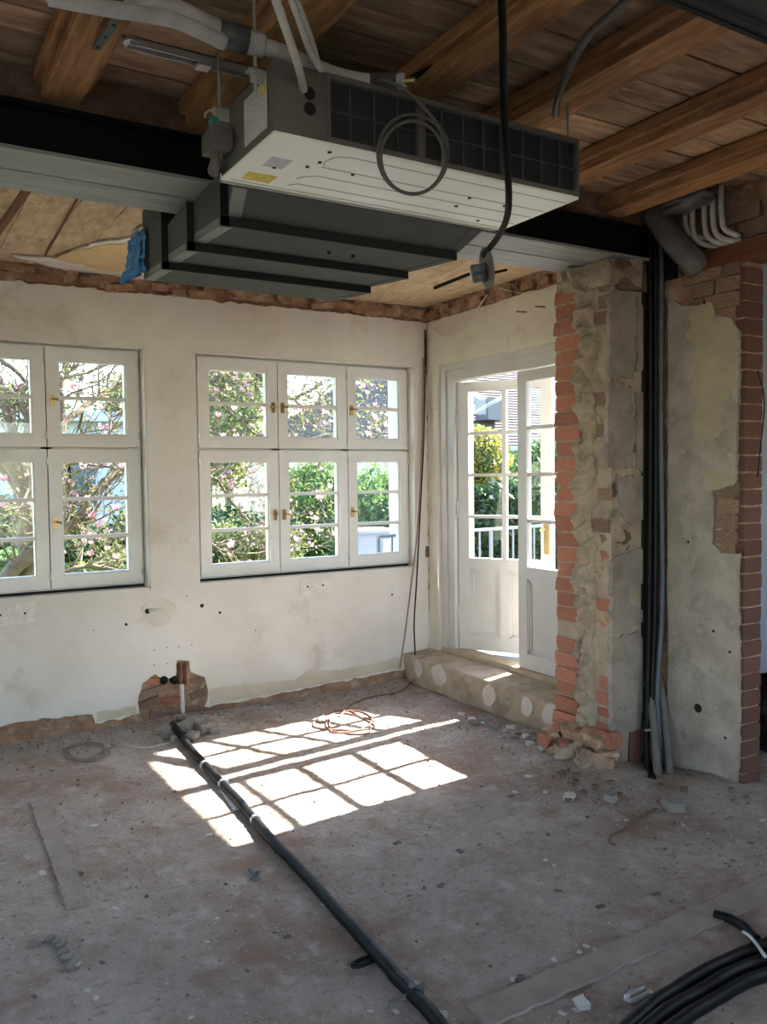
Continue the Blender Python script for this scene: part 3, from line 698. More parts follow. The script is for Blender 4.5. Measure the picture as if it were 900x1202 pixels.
# white underside tray with pressed grooves
tray = MB().box(AX0, AX1, AY0, AY1, ZU, ZU+.008).box(AX0, AX1, AY1-.006, AY1, ZU, ZU+.03).build('bottom_panel', 'ac_white', ac)
mat('groove', (168, 174, 162), None, .5)
def groove(pts):
    MB().tube([(x, y, ZU+.0005) for x, y in pts], .0022, 6).build('groove', 'groove', tray)
def uv(u, v): return (AX0+(AX1-AX0)*u, AY0+(AY1-AY0)*v)
groove([uv(.99, .12), uv(.24, .12), uv(.20, .16), uv(.19, .28), uv(.20, .34)])
groove([uv(.99, .38), uv(.20, .38)]); groove([uv(.99, .56), uv(.22, .56), uv(.19, .62), uv(.18, .68)]); groove([uv(.99, .78), uv(.20, .78), uv(.18, .84)])
groove([uv(.99, .93), uv(.02, .93)])
for u, v in ((.17,.10),(.18,.30),(.165,.42),(.30,.40),(.09,.55),(.70,.40),(.71,.62),(.84,.42),(.86,.85)):
    x, y = uv(u, v); MB().disc((x, y, ZU+.001), (0,0,-1), .006, .004, 8).build('screw', 'hole', tray)
x, y = uv(.085, .80); MB().box(x-.045, x+.045, y-.032, y+.03, ZU-.0015, ZU).build('warning_label', 'label_yellow', ac)
x, y = uv(.085, .47); MB().box(x-.03, x+.03, y-.04, y+.035, ZU-.0015, ZU).build('type_label', 'label_lilac', ac)
# intake face
MB().box(AX0, AX0+.155, AY0, AY0+.03, ZU+.008, AZ1).build('end_panel', 'ac_grey', ac)
for z in (.125, .085): MB().disc((AX0+.105, AY0+.001, ZU+z), (0,-1,0), .017, .004, 14).build('cable_entry', 'hole', ac)
fx = [AX0+.155+(AX1-AX0-.155)*i/3 for i in range(4)]
for i in range(3):
    a, b = fx[i], fx[i+1]
    fr = MB().box(a, a+.012, AY0-.004, AY0+.03, ZU+.008, AZ1).box(b-.012, b, AY0-.004, AY0+.03, ZU+.008, AZ1).box(a+.012, b-.012, AY0-.004, AY0+.03, ZU+.008, ZU+.022).box(a+.012, b-.012, AY0-.004, AY0+.03, AZ1-.014, AZ1).build('filter_frame', 'ac_grey', ac)
    MB().box(a+.012, b-.012, AY0+.012, AY0+.016, ZU+.022, AZ1-.014).build('filter_mesh', 'filter', fr)
    g = MB()
    for k in range(1, 4): g.box(a+(b-a)*k/4-.0015, a+(b-a)*k/4+.0015, AY0+.004, AY0+.010, ZU+.022, AZ1-.014)
    g.box(a+.012, b-.012, AY0+.004, AY0+.010, ZU+.095, ZU+.098)
    g.build('filter_grid', 'grille', fr)
# left end: paper label, brackets, drain pump
MB().box(AX0-.0015, AX0, AY0+.04, AY0+.20, ZU+.03, AZ1-.035).build('data_sheet', 'label_paper', ac)
MB().box(AX0-.003, AX0-.0015, AY0+.05, AY0+.075, AZ1-.07, AZ1-.02).build('data_tag', 'label_yellow', ac)
for x in (AX0-.02, AX1+.02):
    for y in (AY0+.07, AY1-.06):
        MB().box(x-.022, x+.022, y-.022, y+.022, AZ1-.012, AZ1-.008).box(x-.022, x+.022, y-.022, y-.018, AZ1-.05, AZ1-.008).build('hanger_bracket', 'galv', ac)
# threaded rods
def rod(x, y, z0, z1, label):
    t = thing('threaded_rod', (x, y, z0), label, 'rod')
    MB().tube([(x, y, z0), (x, y, z1)], .0045, 6).build('rod', 'galv', t)
    for z in (AZ1-.005, AZ1-.028): MB().tube([(x, y, z), (x, y, z+.008)], .009, 6).build('nut', 'galv', t)
    return t
rod(AX0-.02, AY0+.07, 2.50, 2.815, 'thin threaded rod holding the labelled corner of the air conditioner')
rod(AX0-.02, AY1-.06, 2.44, 2.735, 'thin threaded rod hanging from the galvanised rail')
rod(AX1+.02, AY0+.07, 2.56, 2.815, 'thin threaded rod holding the far filter corner of the air conditioner')
# condensate pump with plug
pp = thing('condensate_pump', (AX0-.035, 2.39, 2.42), 'small grey condensate pump with a green plug on the air conditioner end', 'pump')
MB().box(AX0-.062, AX0-.004, 2.34, 2.445, 2.455, 2.51).box(AX0-.055, AX0-.008, 2.35, 2.43, 2.51, 2.525).build('body', 'conduit_dark', pp)
MB().box(AX0-.055, AX0-.034, 2.375, 2.40, 2.525, 2.55).build('plug', 'green_plug', pp)
MB().tube(cr([(AX0-.04, 2.385, 2.55), (AX0-.055, 2.375, 2.565), (AX0-.075, 2.37, 2.55), (AX0-.08, 2.36, 2.535)], 5), .003, 6).build('wire', 'cable_white', pp)
MB().tube(cr([(AX0-.03, 2.41, 2.455), (AX0-.033, 2.41, 2.43), (AX0-.03, 2.44, 2.415), (AX0-.012, 2.452, 2.43)], 5), .016, 10).build('drain_elbow', 'pipe_taupe', pp)

# ------------------------------------------------------------------ black duct plenum
dp = thing('duct_plenum', (1.55, 3.15, 2.37), 'dark grey foam-clad duct plenum stepping back under the steel beam', 'duct')
bands = [2.502, 2.775, 3.135, 3.462, 3.83]
for k in range(4):
    y0, y1 = bands[k], bands[k+1]
    dz0 = .016 if k == 0 else -.026; z0 = 2.390+dz0; z1_ = 2.396
    xl0 = 1.068-(.030 if k else -.0); xl1 = 1.064; xr0 = 2.030+(.0 if k else -.06); xr1 = 2.040
    if k == 0: xl0 = .985; xl1 = 1.066; xr0 = 1.955
    top0 = 2.545 if y0 < 3.32 else 2.70; top1 = 2.545 if k < 3 else 2.70
    v = [(xl0, y0, z0), (xr0, y0, z0), (xr1, y1, z1_), (xl1, y1, z1_), (xl0, y0, top0), (xr0, y0, top0), (xr1, y1, top0), (xl1, y1, top0)]
    s = MB().add(v, [(0,3,2,1),(4,5,6,7),(0,1,5,4),(1,2,6,5),(2,3,7,6),(3,0,4,7)]).build('duct_section', 'foam', dp)
    # step face shade painted near-black, pale tape along the lower corner
    if k: MB().box(xl0-.001, xr0+.001, y0-.004, y0, z0, z0+.032).box(xl0-.001, xl0+.030, y0-.004, y0, z0, top0).build('foam_shade_trim', 'foam_shade_trim', s)
    a = Vector((xl0-.001, y0+.01, z0-.0008)); b = Vector((xl1-.001, y1-.005, z1_-.0008))
    MB().add([a, a+Vector((.045, 0, 0)), b+Vector((.045, 0, 0)), b, a+Vector((0, 0, .03)), b+Vector((0, 0, .03))], [(3, 2, 1, 0), (0, 4, 5, 3)]).build('tape', 'tape', s)
    a = Vector((xr0-.05, y0+.01, z0-.0008)); b = Vector((xr1-.05, y1-.005, z1_-.0008))
    MB().bar(a, b, .004, .001).build('seam', 'foam_shade_trim', s)
mat('flange_grey', (176, 171, 164), (166, 161, 154), .45, scale=5)
MB().add([(.935, 2.463, 2.401), (1.995, 2.463, 2.401), (1.995, 2.501, 2.408), (.935, 2.501, 2.408), (.935, 2.463, 2.42), (1.995, 2.463, 2.42), (1.995, 2.501, 2.42), (.935, 2.501, 2.42)], [(0,3,2,1),(4,5,6,7),(0,1,5,4),(1,2,6,5),(2,3,7,6),(3,0,4,7)]).build('outlet_flange', 'flange_grey', dp)
for px, py in ((386,297),(414,301)):
    p = at(px, py, 'z', 2.372); MB().disc((p.x, p.y, 2.385), (0,0,-1), .006, .018, 8).build('stud', 'hole', dp)
# blue film
m = MB()
p0 = at(170, 300, 'y', 3.80); 
def film(u, v):
    z = 2.40+.20*v; x = 1.035-.018*(1-abs(v-.2)*1.1)*u-.03*u*(1 if v < .25 else .2)
    return Vector((x-.015*nz(u*5, v*6), 3.70+.16*u+.03*nz(u*4, v*9, 2), z-.02*u))
m.grid(film, 8, 18).grid(lambda u, v: film(u, v)+Vector((-.012-.008*nz(u*7, v*8, 4), .03, 0)), 8, 18, True)
bfm = m.build('plastic_film', 'blue_film', smooth=True); tag(bfm, 'crumpled blue plastic film stuffed beside the duct plenum', 'plastic film')

# ------------------------------------------------------------------ hanging hardware by the ceiling
def tubething(name, pts, r, mm, label, cat, n=8, smooth=True, k=8, group=None):
    o = MB().tube(cr(pts, k) if k else pts, r, n).build(name, mm, smooth=smooth); return tag(o, label, cat, group)
# galvanised rail between two joists
a = at(150, 51, 'z', 2.728); b = at(277, 79, 'z', 2.728); yr = (a.y+b.y)/2
rl = thing('mounting_rail', ((a.x+b.x)/2, yr, 2.72), 'slotted galvanised mounting rail screwed under the joists', 'rail')
MB().box(a.x, b.x+.05, yr-.018, yr-.014, 2.715, 2.739).box(a.x, b.x+.05, yr+.014, yr+.018, 2.715, 2.739).box(a.x, b.x+.05, yr-.018, yr+.018, 2.735, 2.739).build('channel', 'galv', rl)
MB().disc((a.x+.01, yr, 2.735), (0,0,-1), .026, .010, 12).build('washer', 'galv', rl)
p = at(240, 72, 'z', 2.72); MB().box(p.x-.02, p.x+.02, yr-.02, yr+.02, 2.706, 2.715).build('clamp', 'galv', rl)
# perforated strap
a = at(140, -8, 'z', 2.67); b = at(137, 22, 'z', 2.70); c = at(112, 58, 'z', 2.737)
stp = thing('perforated_strap', (c.x, c.y, 2.69), 'perforated grey metal strap nailed to the broad joist', 'strap')
mm_ = MB(); pts = cr([a+Vector((0,-.08,.0)), a, b, c], 6); v = []
for i, p in enumerate(pts): v += [p+Vector((-.012, 0, 0)), p+Vector((.012, 0, 0)), p+Vector((.012, 0, -.0015)), p+Vector((-.012, 0, -.0015))]
f = []
for i in range(len(pts)-1):
    o = i*4
    for q in range(4): f.append((o+q, o+(q+1) % 4, o+4+(q+1) % 4, o+4+q))
mm_.add(v, f).build('strap', 'grille', stp)
for i in range(3, len(pts)-1, 2):
    MB().disc(pts[i]+Vector((0, 0, -.001)), (0,0,-1), .005, .002, 8).build('hole', 'hole', stp)
# insulated pipe bundle sagging over the unit
def zat(lst, r, mm, name, label, cat, n=10, k=8):
    pts = [at(px, py, 'z', z) for px, py, z in lst]; return tubething(name, pts, r, mm, label, cat, n, True, k)
ip = thing('insulated_pipe', at(250, 38, 'z', 2.66), 'thick grey insulated refrigerant pipe taped over the air conditioner', 'pipe')
pts = [at(px, py, 'z', z) for px, py, z in ((55,-14,2.70),(130,0,2.69),(200,12,2.68),(262,40,2.66),(310,54,2.65),(360,75,2.635),(400,90,2.625),(440,97,2.62),(475,95,2.615))]
MB().tube(cr(pts[:5], 8), .030, 12).build('insulation', 'insul', ip, True)
MB().tube(cr(pts[3:], 8), .022, 12).build('insulation', 'insul', ip, True)
MB().tube(cr([p+Vector((.0, -.012, -.028)) for p in pts[:4]], 8), .020, 10).build('insulation', 'insul', ip, True)
for i, r_ in ((3, .034), (7, .026)):
    d = (pts[i+1]-pts[i]).normalized(); MB().tube([pts[i]-d*.012, pts[i]+d*.065], r_, 12).build('tape_wrap', 'duct_tape', ip, True)
MB().tube([pts[-1], pts[-1]+(pts[-1]-pts[-2]).normalized()*.03], .010, 8).build('copper_end', 'brass', ip)
zat(((40,-8,2.735),(110,5,2.735),(180,22,2.735),(250,45,2.73)), .004, 'cable_white', 'thin_cable', 'thin pale cable running under the joists beside the insulated pipe', 'cable', 6)
# plastic conduit ends
CT = ('thickest pale conduit tube hanging down before the round cable entries', 'pale conduit tube hanging open-ended above the filter face', 'thin pale conduit tube pressed behind another above the filter face')
for i, (q, r_) in enumerate(((((318,-16,2.60),(334,30,2.57),(350,78,2.545),(357,110,2.53)), .011), (((336,-16,2.62),(352,28,2.60),(364,62,2.585),(376,82,2.58)), .008), (((340,-18,2.66),(352,10,2.65),(366,48,2.63),(374,76,2.62)), .007))):
    zat(q, r_, 'conduit', 'conduit_tube', CT[i], 'conduit')['group'] = 'conduit tubes above the air conditioner'
# coiled cable in front of the filter
cc = [at(440, 97, 'z', 2.60), at(470, 112, 'y', 2.02)]
pts = [at(445, 92, 'y', 2.05), at(470, 102, 'y', 2.03), at(493, 122, 'y', 2.03)]
for k in range(0, 33):
    t = .6-k*PI*2/15; rx = 42-.15*k; ry = 49-.25*k
    pts.append(at(484+rx*math.cos(t)*(.97 if k > 15 else 1), 180-ry*math.sin(t)+(4 if k > 15 else 0), 'y', 2.028-.0007*k))
tubething('cable_coil', pts, .0052, 'conduit_dark', 'grey cable hanging in loose loops in front of the filter face', 'cable', 7, True, 4)
# thick black cable with a bracket at its end
pts = [at(588,-12,'y',1.70), at(590,40,'y',1.76), at(591,110,'y',1.86), at(594,180,'y',1.95), at(597,230,'y',2.02), at(594,258,'y',2.12), at(583,280,'y',2.25), at(567,300,'y',2.36)]
tubething('black_cable', pts, .0105, 'rubber', 'thick black cable hanging straight down past the filter face', 'cable', 10)
br = thing('pipe_bracket', at(563, 345, 'y', 2.36), 'grey round bracket plate with two tube stubs at the end of the thick black cable', 'bracket')
c = at(570, 315, 'y', 2.36); ax_ = (_r*.965+_f*.16+_u*.2).normalized()
MB().disc(c, ax_, .070, .008, 22).build('plate', 'conduit_dark', br)
c1 = at(563, 305, 'y', 2.355)
MB().tube([c, c-ax_*.05], .020, 12).build('tube_stub', 'duct_tape', br, True)
c2 = c+(-_u*.028); MB().tube([c2, c2-ax_*.045], .017, 12).build('tube_stub', 'duct_tape', br, True)
MB().tube([at(510, 338, 'y', 2.30), at(550, 322, 'y', 2.35)], .006, 8).build('rod', 'rubber', br)
MB().tube([at(570, 322, 'y', 2.37), at(594, 317, 'y', 2.42)], .005, 8).build('rod', 'rubber', br)
# grey flexible conduit loop hanging between the joists and small hooks
zat(((742,-6,2.735),(720,14,2.725),(690,42,2.71),(668,80,2.69),(655,115,2.70),(652,135,2.715)), .012, 'conduit_dark', 'flexible_conduit', 'grey flexible conduit hanging in a curve between two joists', 'conduit')
zat(((578,8,2.80),(545,38,2.79),(510,72,2.78),(480,95,2.76)), .010, 'rubber_dusty', 'ceiling_cable', 'black cable clipped along the joist above the filter face', 'cable')
# black duct at the upper right
e0 = at(776, -2, 'z', 2.42); e1 = at(905, 52, 'z', 2.42); ye = (e0.y+e1.y)/2
bd = thing('black_duct', (2.3, ye-.3, 2.42), 'black flat duct fixed below the joists by the next room', 'duct')
MB().box(1.15, 3.4, ye-.55, ye-.012, 2.42, 2.68).build('duct_body', 'foam', bd)
MB().box(1.15, 3.4, ye-.012, ye, 2.415, 2.69).box(1.15, 3.4, ye-.05, ye-.038, 2.412, 2.42).build('duct_rim', 'foam_shade_trim', bd)
for x in (1.5, 2.3, 3.1): MB().tube([(x, ye-.3, 2.68), (x, ye-.3, 2.74)], .006, 8).build('hanger', 'galv', bd)

# ------------------------------------------------------------------ pipes at the pier
# conduits bending out of the ceiling
for i, (x0, yb_) in enumerate(((803,275),(812,284),(826,281),(836,278),(846,272))):
    y_ = 2.60-.0*i
    x3 = 3.36
    top = at(x0, 232-3*i, 'x', x3); mid = at(x0+1, yb_-18, 'x', x3); bend = at(x0+5, yb_-3, 'x', x3+.005); out = at(x0+18, yb_+4, 'x', x3+.03); end = at(min(x0+34, 868), yb_+4, 'x', x3+.085)
    zt = 2.80
    tubething('bent_conduit', [Vector((top.x, top.y, zt)), top, mid, bend, out, end], .0125, 'conduit', ('first', 'second', 'third', 'fourth', 'fifth')[i]+' pale bent conduit counted from the wide ribbed hose', 'conduit', 10, True, 6, 'bent conduits at the ceiling')
# wide flexible hose
pts = [at(768, 250, 'x', 3.28), at(783, 272, 'x', 3.29), at(797, 290, 'x', 3.31), at(812, 305, 'x', 3.34), at(818, 314, 'x', 3.37)]
path = cr(pts, 10); rs = [.056+(.005 if i % 2 else 0) for i in range(len(path))]
o = MB().tube(path, rs, 16).build('flexible_hose', 'conduit_dark', smooth=True); tag(o, 'wide ribbed grey hose beside the bent conduits above the pier', 'hose')
# grey rags/film stuffed in the corner of the ceiling
def wad(u, v):
    a = 2*PI*u; b = PI*v; r_ = 1+.35*nz(math.cos(a)*2, math.sin(a)*2, b*2)
    return Vector((3.28+.07*r_*math.sin(b)*math.cos(a), 2.68+.15*r_*math.sin(b)*math.sin(a), 2.755+.04*r_*math.cos(b)))
o = MB().grid(wad, 22, 14).build('foil_wad', 'duct_tape', smooth=True); tag(o, 'crumpled grey foil packed above the bent conduits', 'foil')
# black pipes standing in the chase
for i, (px, dpx, r_, mm, x3, lab) in enumerate(((762.5, 2, .014, 'rubber', 3.352, 'black pipe standing in the wall chase against the pier plaster'), (769, 1, .012, 'rubber_dusty', 3.372, 'thin dusty black pipe standing in the middle of the wall chase'),
        (776, -2, .016, 'pipe_blue', 3.40, 'slate blue pipe standing in the wall chase'))):
    y3 = 2.925-.012*i
    tp = at(px, 262, 'y', y3)
    pts = [Vector((tp.x, y3, 2.80)), at(px, 300, 'y', y3), at(px+dpx*.3, 500, 'y', y3), at(px-dpx*.5, 700, 'y', y3-.01), at(px-3-i, 820, 'y', y3-.03), at(px-4+i*3, 885, 'y', y3-.08), at(px+2+i*7, 936, 'y', y3-.14)]
    tubething('chase_pipe', pts, r_, mm, lab, 'pipe', 10)
for i, (a, b, mm) in enumerate((((760,800),(772,938),'pipe_taupe'), ((772,790),(786,940),'pipe_taupe'), ((757,890),(765,940),'rubber'))):
    p0 = at(*a, 'y', 2.93); p1 = at(*b, 'y', 2.74); p1.z = max(p1.z, floor_z(p1.x, p1.y)+.0)
    tubething('pipe_sleeve', [p0, p0.lerp(p1, .5)+Vector((.012, 0, .0)), p1], .021, mm, ('taupe pipe sleeve slanting into the floor at the chase foot', 'long taupe pipe sleeve bending out at the chase foot', 'short black pipe sleeve at the chase foot')[i], 'pipe', 10)
MB().tube([at(757, 857, 'y', 2.84), at(775, 856, 'y', 2.84)], .006, 8).build('cross_clip', 'cable_grey', pier)
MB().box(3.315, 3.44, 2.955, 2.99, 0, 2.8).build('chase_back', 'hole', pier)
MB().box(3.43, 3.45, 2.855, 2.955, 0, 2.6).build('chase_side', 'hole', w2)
# thin wire beside the brick end
tubething('thin_wire', [at(889, 435, 'y', 2.42), at(897, 470, 'y', 2.42), at(893, 520, 'y', 2.42), at(889, 560, 'y', 2.44)], .003, 'rubber', 'thin black wire hanging off the brick end of the wall stub', 'wire', 6)

# ------------------------------------------------------------------ cables in the corner and on the floor
def drop(pxs, r, mm, label, y=5.10):
    return tubething('hanging_cable', [at(px, py, 'y', yy) for px, py, yy in pxs], r, mm, label, 'cable', 7)
drop(((499,396,5.105),(499,430,5.10),(497,520,5.09),(493,600,5.08),(489,680,5.07),(486,730,5.06),(487,768,5.02),(486,800,5.0)), .0055, 'rubber_dusty', 'dark cable hanging down the corner to the step')
drop(((497,420,5.10),(495,520,5.085),(490,620,5.07),(482,690,5.05),(475,745,5.0),(469,785,4.98)), .0055, 'cable_red', 'red cable hanging down the corner beside the dark one')
def ground(name, pxs, r, mm, label, cat='cable', k=8, lift=0, n=8, group=None):
    pts = cr([fp(px, py) for px, py in pxs], k); pts = [Vector((p.x, p.y, floor_z(p.x, p.y)+r*.85+lift)) for p in pts]
    return tag(MB().tube(pts, r, n).build(name, mm, smooth=True), label, cat, group)
hp = [fp(px, py) for px, py in ((215,872),(236,897),(262,925),(288,955),(320,992),(360,1035),(400,1080),(440,1125),(474,1163),(512,1205),(530,1235))]
pts = [Vector((p.x, p.y, floor_z(p.x, p.y)+.019)) for p in cr(hp, 8)]
st0 = [wp(214, 846, 5.05), wp(203, 852, 4.99), fp(204, 862, .05)]
tag(MB().tube(cr(st0+[pts[0]], 6)[:-1]+pts, .021, 12).build('black_hose', 'rubber', smooth=True), 'thick black hose running from the wall pocket across the sunlit floor', 'hose')
for (px, py), lab in (((281,934), 'grey metal pipe strap in the sunlit part'),):
    p = fp(px, py); d = (fp(300, 960)-fp(262, 925)).normalized()
    MB().tube([p-d*.09+Vector((.03,.02,.006)), p+d*.12+Vector((.03,.02,.006))], .010, 8)
for i, (px, py) in enumerate(((240,903),(300,968),(262,925))):
    p = fp(px, py, .02); d = (fp(320, 992)-fp(262, 925)).normalized()
    o = MB().tube([p-d*.008, p+d*.008], .0245, 12).build('hose_clamp', 'galv'); tag(o, 'bright metal clamp around the black hose in the sun', 'clamp', 'clamps on the sunlit hose')
o = MB(); p = fp(284, 937); d = (fp(300, 958)-fp(268, 915)).normalized(); nn = Vector((-d.y, d.x, 0))
o.bar(p+d*-.13-nn*.045+Vector((0,0,.006)), p+d*.14-nn*.045+Vector((0,0,.006)), .055, .008).build('perforated_plate', 'galv')
tag(bpy.data.objects['perforated_plate'], 'flat grey metal strip lying beside the hose in the sun', 'metal strip')
# three black pipes lower right
for i, (q, lab) in enumerate(((((690,1256),(735,1212),(775,1178),(820,1150),(862,1129),(905,1112),(960,1096)), 'black pipe on the floor, on the wall side of a bundle of three'),
                              (((705,1262),(752,1218),(795,1185),(840,1158),(880,1139),(920,1124),(970,1108)), 'black pipe on the floor, between the two others of its bundle'),
                              (((725,1270),(774,1224),(815,1194),(858,1168),(900,1150),(940,1135),(985,1120)), 'black pipe on the floor, nearest the room centre in a bundle of three'))):
    ground('black_pipe', q, .019, 'rubber_dusty', lab, 'pipe', 8, 0, 12, 'black pipes on the floor')
o = ground('pipe_tie', ((872,1108),(884,1118),(898,1138)), .006, 'galv', 'bright metal tie across the three black pipes', 'tie', 4, .034)
ground('black_pipe', ((838,1078),(858,1084),(872,1092),(888,1108)), .016, 'rubber_dusty', 'short black pipe end reaching past the bundle of three', 'pipe')
# thin wires
ground('thin_wire', ((485,800),(470,812),(440,818),(415,826),(398,842)), .006, 'cable_brown', 'brown wire trailing from the corner towards the sunlit coil', 'wire')
pts = []
for k in range(40):
    a = k*2*PI/13; rx = 30+9*math.sin(k*.73); ry = 12+5*math.cos(k*.57); pts.append((403+rx*math.cos(a)+k*.15, 851+ry*math.sin(a)))
ground('wire_coil', pts, .005, 'cable_red', 'tangled reddish wire coil lying in the sun patch', 'wire', 3)
pts = []
for k in range(36):
    a = k*2*PI/12+2; pts.append((101+(24+4*math.sin(k*.9))*math.cos(a), 883+(10+2*math.cos(k*.6))*math.sin(a)))
pts += [(126,880),(133,876),(140,872)]
ground('cable_ring', pts, .005, 'chip_grey', 'pale cable rolled into a ring by the foot of the window wall', 'cable', 3)
ground('thin_wire', ((140,874),(170,878),(200,872)), .0035, 'cable_white', 'thin pale wire leading from the ring to the wall pocket', 'wire')
ground('thin_wire', ((770,950),(752,962),(735,974),(718,982),(715,989),(722,993)), .005, 'cable_brown', 'brown wire bent on the floor near the chase foot', 'wire')
# ceiling wire by the door
tubething('thin_wire', [at(507, 384, 'x', 3.45), at(520, 394, 'x', 3.45), at(540, 388, 'x', 3.45), at(556, 368, 'x', 3.44), at(572, 345, 'x', 3.42)], .003, 'cable_white', 'thin pale wire looping over the door from the corner', 'wire', 6)
tubething('thin_wire', [at(585, 338, 'x', 3.45), at(612, 344, 'x', 3.455), at(640, 340, 'x', 3.455), at(655, 335, 'x', 3.455)], .003, 'cable_white', 'thin pale wire along the torn top of the door wall', 'wire', 6)

# ------------------------------------------------------------------ loose pieces on the floor
stones = {k: block_set(k, .22, 4, 50) for k in ('chip_pale', 'chip_grey', 'chip_dark', 'chip_brown')}
def chip(name, px, py, sx, sy, sz, mm, label, cat, group=None, rz=None):
    p = fp(px, py); o = inst(name, R.choice(stones[mm]), None, (p.x, p.y, p.z+sz*.42), (sx, sy, sz), (R.uniform(-.12, .12), R.uniform(-.12, .12), R.uniform(0, 3) if rz is None else rz))
    return tag(o, label, cat, group)
for px, py, s_ in ((200,861,.09),(214,860,.11),(226,868,.08),(240,857,.10),(247,851,.06),(232,850,.07),(207,869,.06),(195,866,.05),(252,860,.05),(220,854,.08),(186,872,.05),(212,846,.07)):
    chip('rubble_stone', px, py, s_, s_*.8, s_*.55, 'chip_grey', 'grey rubble stone heaped below the wall pocket', 'stone', 'rubble below the wall pocket')
chip('floor_stone', 668, 938, .065, .045, .022, 'chip_pale', 'flat pale stone lying before the brick pier', 'stone')
chip('floor_stone', 716, 940, .05, .04, .03, 'chip_grey', 'grey stone lying before the pier corner', 'stone')
chip('floor_stone', 791, 951, .075, .065, .05, 'chip_grey', 'round grey stone at the foot of the pipe chase', 'stone')
chip('plaster_block', 683, 1180, .042, .036, .016, 'chip_pale', 'small pale block lying beside the screed strip', 'block')
for px, py in ((255,1078),(103,1163),(113,1172),(90,1132),(465,1188),(435,1187),(688,1111),(680,1118),(640,1010),(650,1016),(650,1127),(676,1186),(660,1190),(246,980),(135,1067),(110,970),(50,1026),(224,1195),(243,1106),(735,963),(895,963),(664,1155),(700,1116),(604,1150),(380,1062),(520,1192),(430,850),(470,836),(620,912),(640,930),(604,930)):
    s_ = R.uniform(.010, .024); chip('plaster_chip', px, py, s_*1.5, s_, s_*.25, 'chip_pale', 'small pale plaster chip lying loose on the dusty floor', 'chip', 'plaster chips on the floor')
for px, py in ((168,965),(190,905),(205,929),(95,1025),(322,1095),(337,1100),(290,1140),(540,1000),(518,1040),(600,935),(705,1065),(655,1046),(643,980),(780,1020),(770,1050),(860,1010),(880,990),(120,1130),(40,1170),(480,1052),(466,990),(560,1085),(610,1150),(690,960),(830,985),(60,905)):
    s_ = R.uniform(.008, .02); chip('dark_chip', px, py, s_*1.8, s_, s_*.3, 'chip_dark', 'small dark crumb lying loose on the dusty floor', 'chip', 'dark crumbs on the floor')
for i in range(26):
    t = i/25; px = 545+110*t+R.uniform(-8, 8); py = 838+42*t+R.uniform(-4, 6); s_ = R.uniform(.02, .06)
    chip('mortar_crumb', px, py, s_, s_*.7, s_*.4, 'chip_grey' if i % 3 else 'chip_pale', 'mortar crumb lying along the foot of the door step', 'rubble', 'mortar crumbs along the step')
for i in range(22):
    px = R.uniform(640, 880); py = R.uniform(905, 945) if px < 860 else R.uniform(930, 945); s_ = R.uniform(.015, .04)
    chip('brick_crumb', px, py, s_, s_*.7, s_*.5, 'chip_brown', 'brown brick crumb lying around the pier foot', 'rubble', 'brick crumbs round the pier')
# clips and strips
for (px, py), lab, mm in (((427,1133), 'dark bent pipe clip lying against the black hose', 'rubber_dusty'), ((747,1173), 'grey bent pipe clip lying beside the three black pipes', 'galv')):
    p = fp(px, py, .012); d = _r0*.8+Vector((_f.x, _f.y, 0))*.5; d.normalize(); n_ = Vector((-d.y, d.x, 0))
    t = MB().tube(cr([p+d*.045+n_*.012, p-d*.02+n_*.013, p-d*.04, p-d*.02-n_*.013, p+d*.045-n_*.012], 6), .007, 8).build('pipe_clip', mm, smooth=True); tag(t, lab, 'clip')
p = fp(487, 1172, .02); d = (fp(512, 1205)-fp(474, 1163)).normalized(); n_ = Vector((-d.y, d.x, 0))
t = thing('hose_clip', p-Vector((0, 0, .02)), 'grey metal clip fastened around the black hose', 'clip')
MB().tube([p-d*.01, p+d*.01], .026, 12).build('band', 'grille', t); MB().bar(p-n_*.03, p-n_*.085+Vector((0, 0, -.005)), .006, .006).build('tail', 'grille', t)
p = fp(297, 1028)
t = thing('crumpled_foil', p, 'small crumpled blue grey foil on the floor left of the hose', 'foil')
for i in range(6):
    a = fp(297+R.uniform(-9, 9), 1028+R.uniform(-7, 7), .006); b = fp(297+R.uniform(-10, 10), 1028+R.uniform(-8, 8), .012); MB().bar(a, b, .012, .003).build('fold', 'pipe_blue', t)
for px, py in ((42,1109),(50,1105),(58,1104),(66,1107),(71,1112),(74,1119),(79,1126),(85,1133),(82,1137)):
    chip('screed_crumb', px, py, .035, .022, .012, 'chip_grey', 'grey crumb of broken screed in a curved row', 'rubble', 'broken screed crumbs')
# grit nobody could count
m = MB(); rg = random.Random(77)
GR = {'chip_grey': m, 'chip_dark': MB()}
for i in range(12000):
    m = GR['chip_grey' if i % 5 else 'chip_dark']
    if i % 3 == 0: x = rg.uniform(-.4, 3.2); y = 5.1-abs(rg.gauss(0, .16))
    elif i % 3 == 1: x = 3.2-abs(rg.gauss(0, .3)); y = rg.uniform(1.6, 5)
    else: x = rg.uniform(-.4, 3.4); y = rg.uniform(.9, 5.0)
    if y > 5.1 or y < .8 or (x > 3.0 and y < 3.42): continue
    s_ = rg.uniform(.0015, .004)+.009*rg.random()**5; z = floor_z(x, y); a = rg.uniform(0, 6.3); ca, sa = math.cos(a)*s_, math.sin(a)*s_
    m.add([(x+ca, y+sa, z-.001), (x-sa*.8, y+ca*.8, z-.001), (x-ca, y-sa, z-.001), (x+sa*.7, y-ca*.7, z-.001), (x, y, z+s_*.9)], [(0,1,4),(1,2,4),(2,3,4),(3,0,4)])
m = GR['chip_dark']; tag(m.build('dark_grit', 'chip_dark'), 'fine dark grit scattered over the whole floor', 'grit', kind='stuff')
g = GR['chip_grey'].build('floor_grit', 'chip_grey'); tag(g, 'fine pale grey grit scattered over the whole floor', 'grit', kind='stuff')
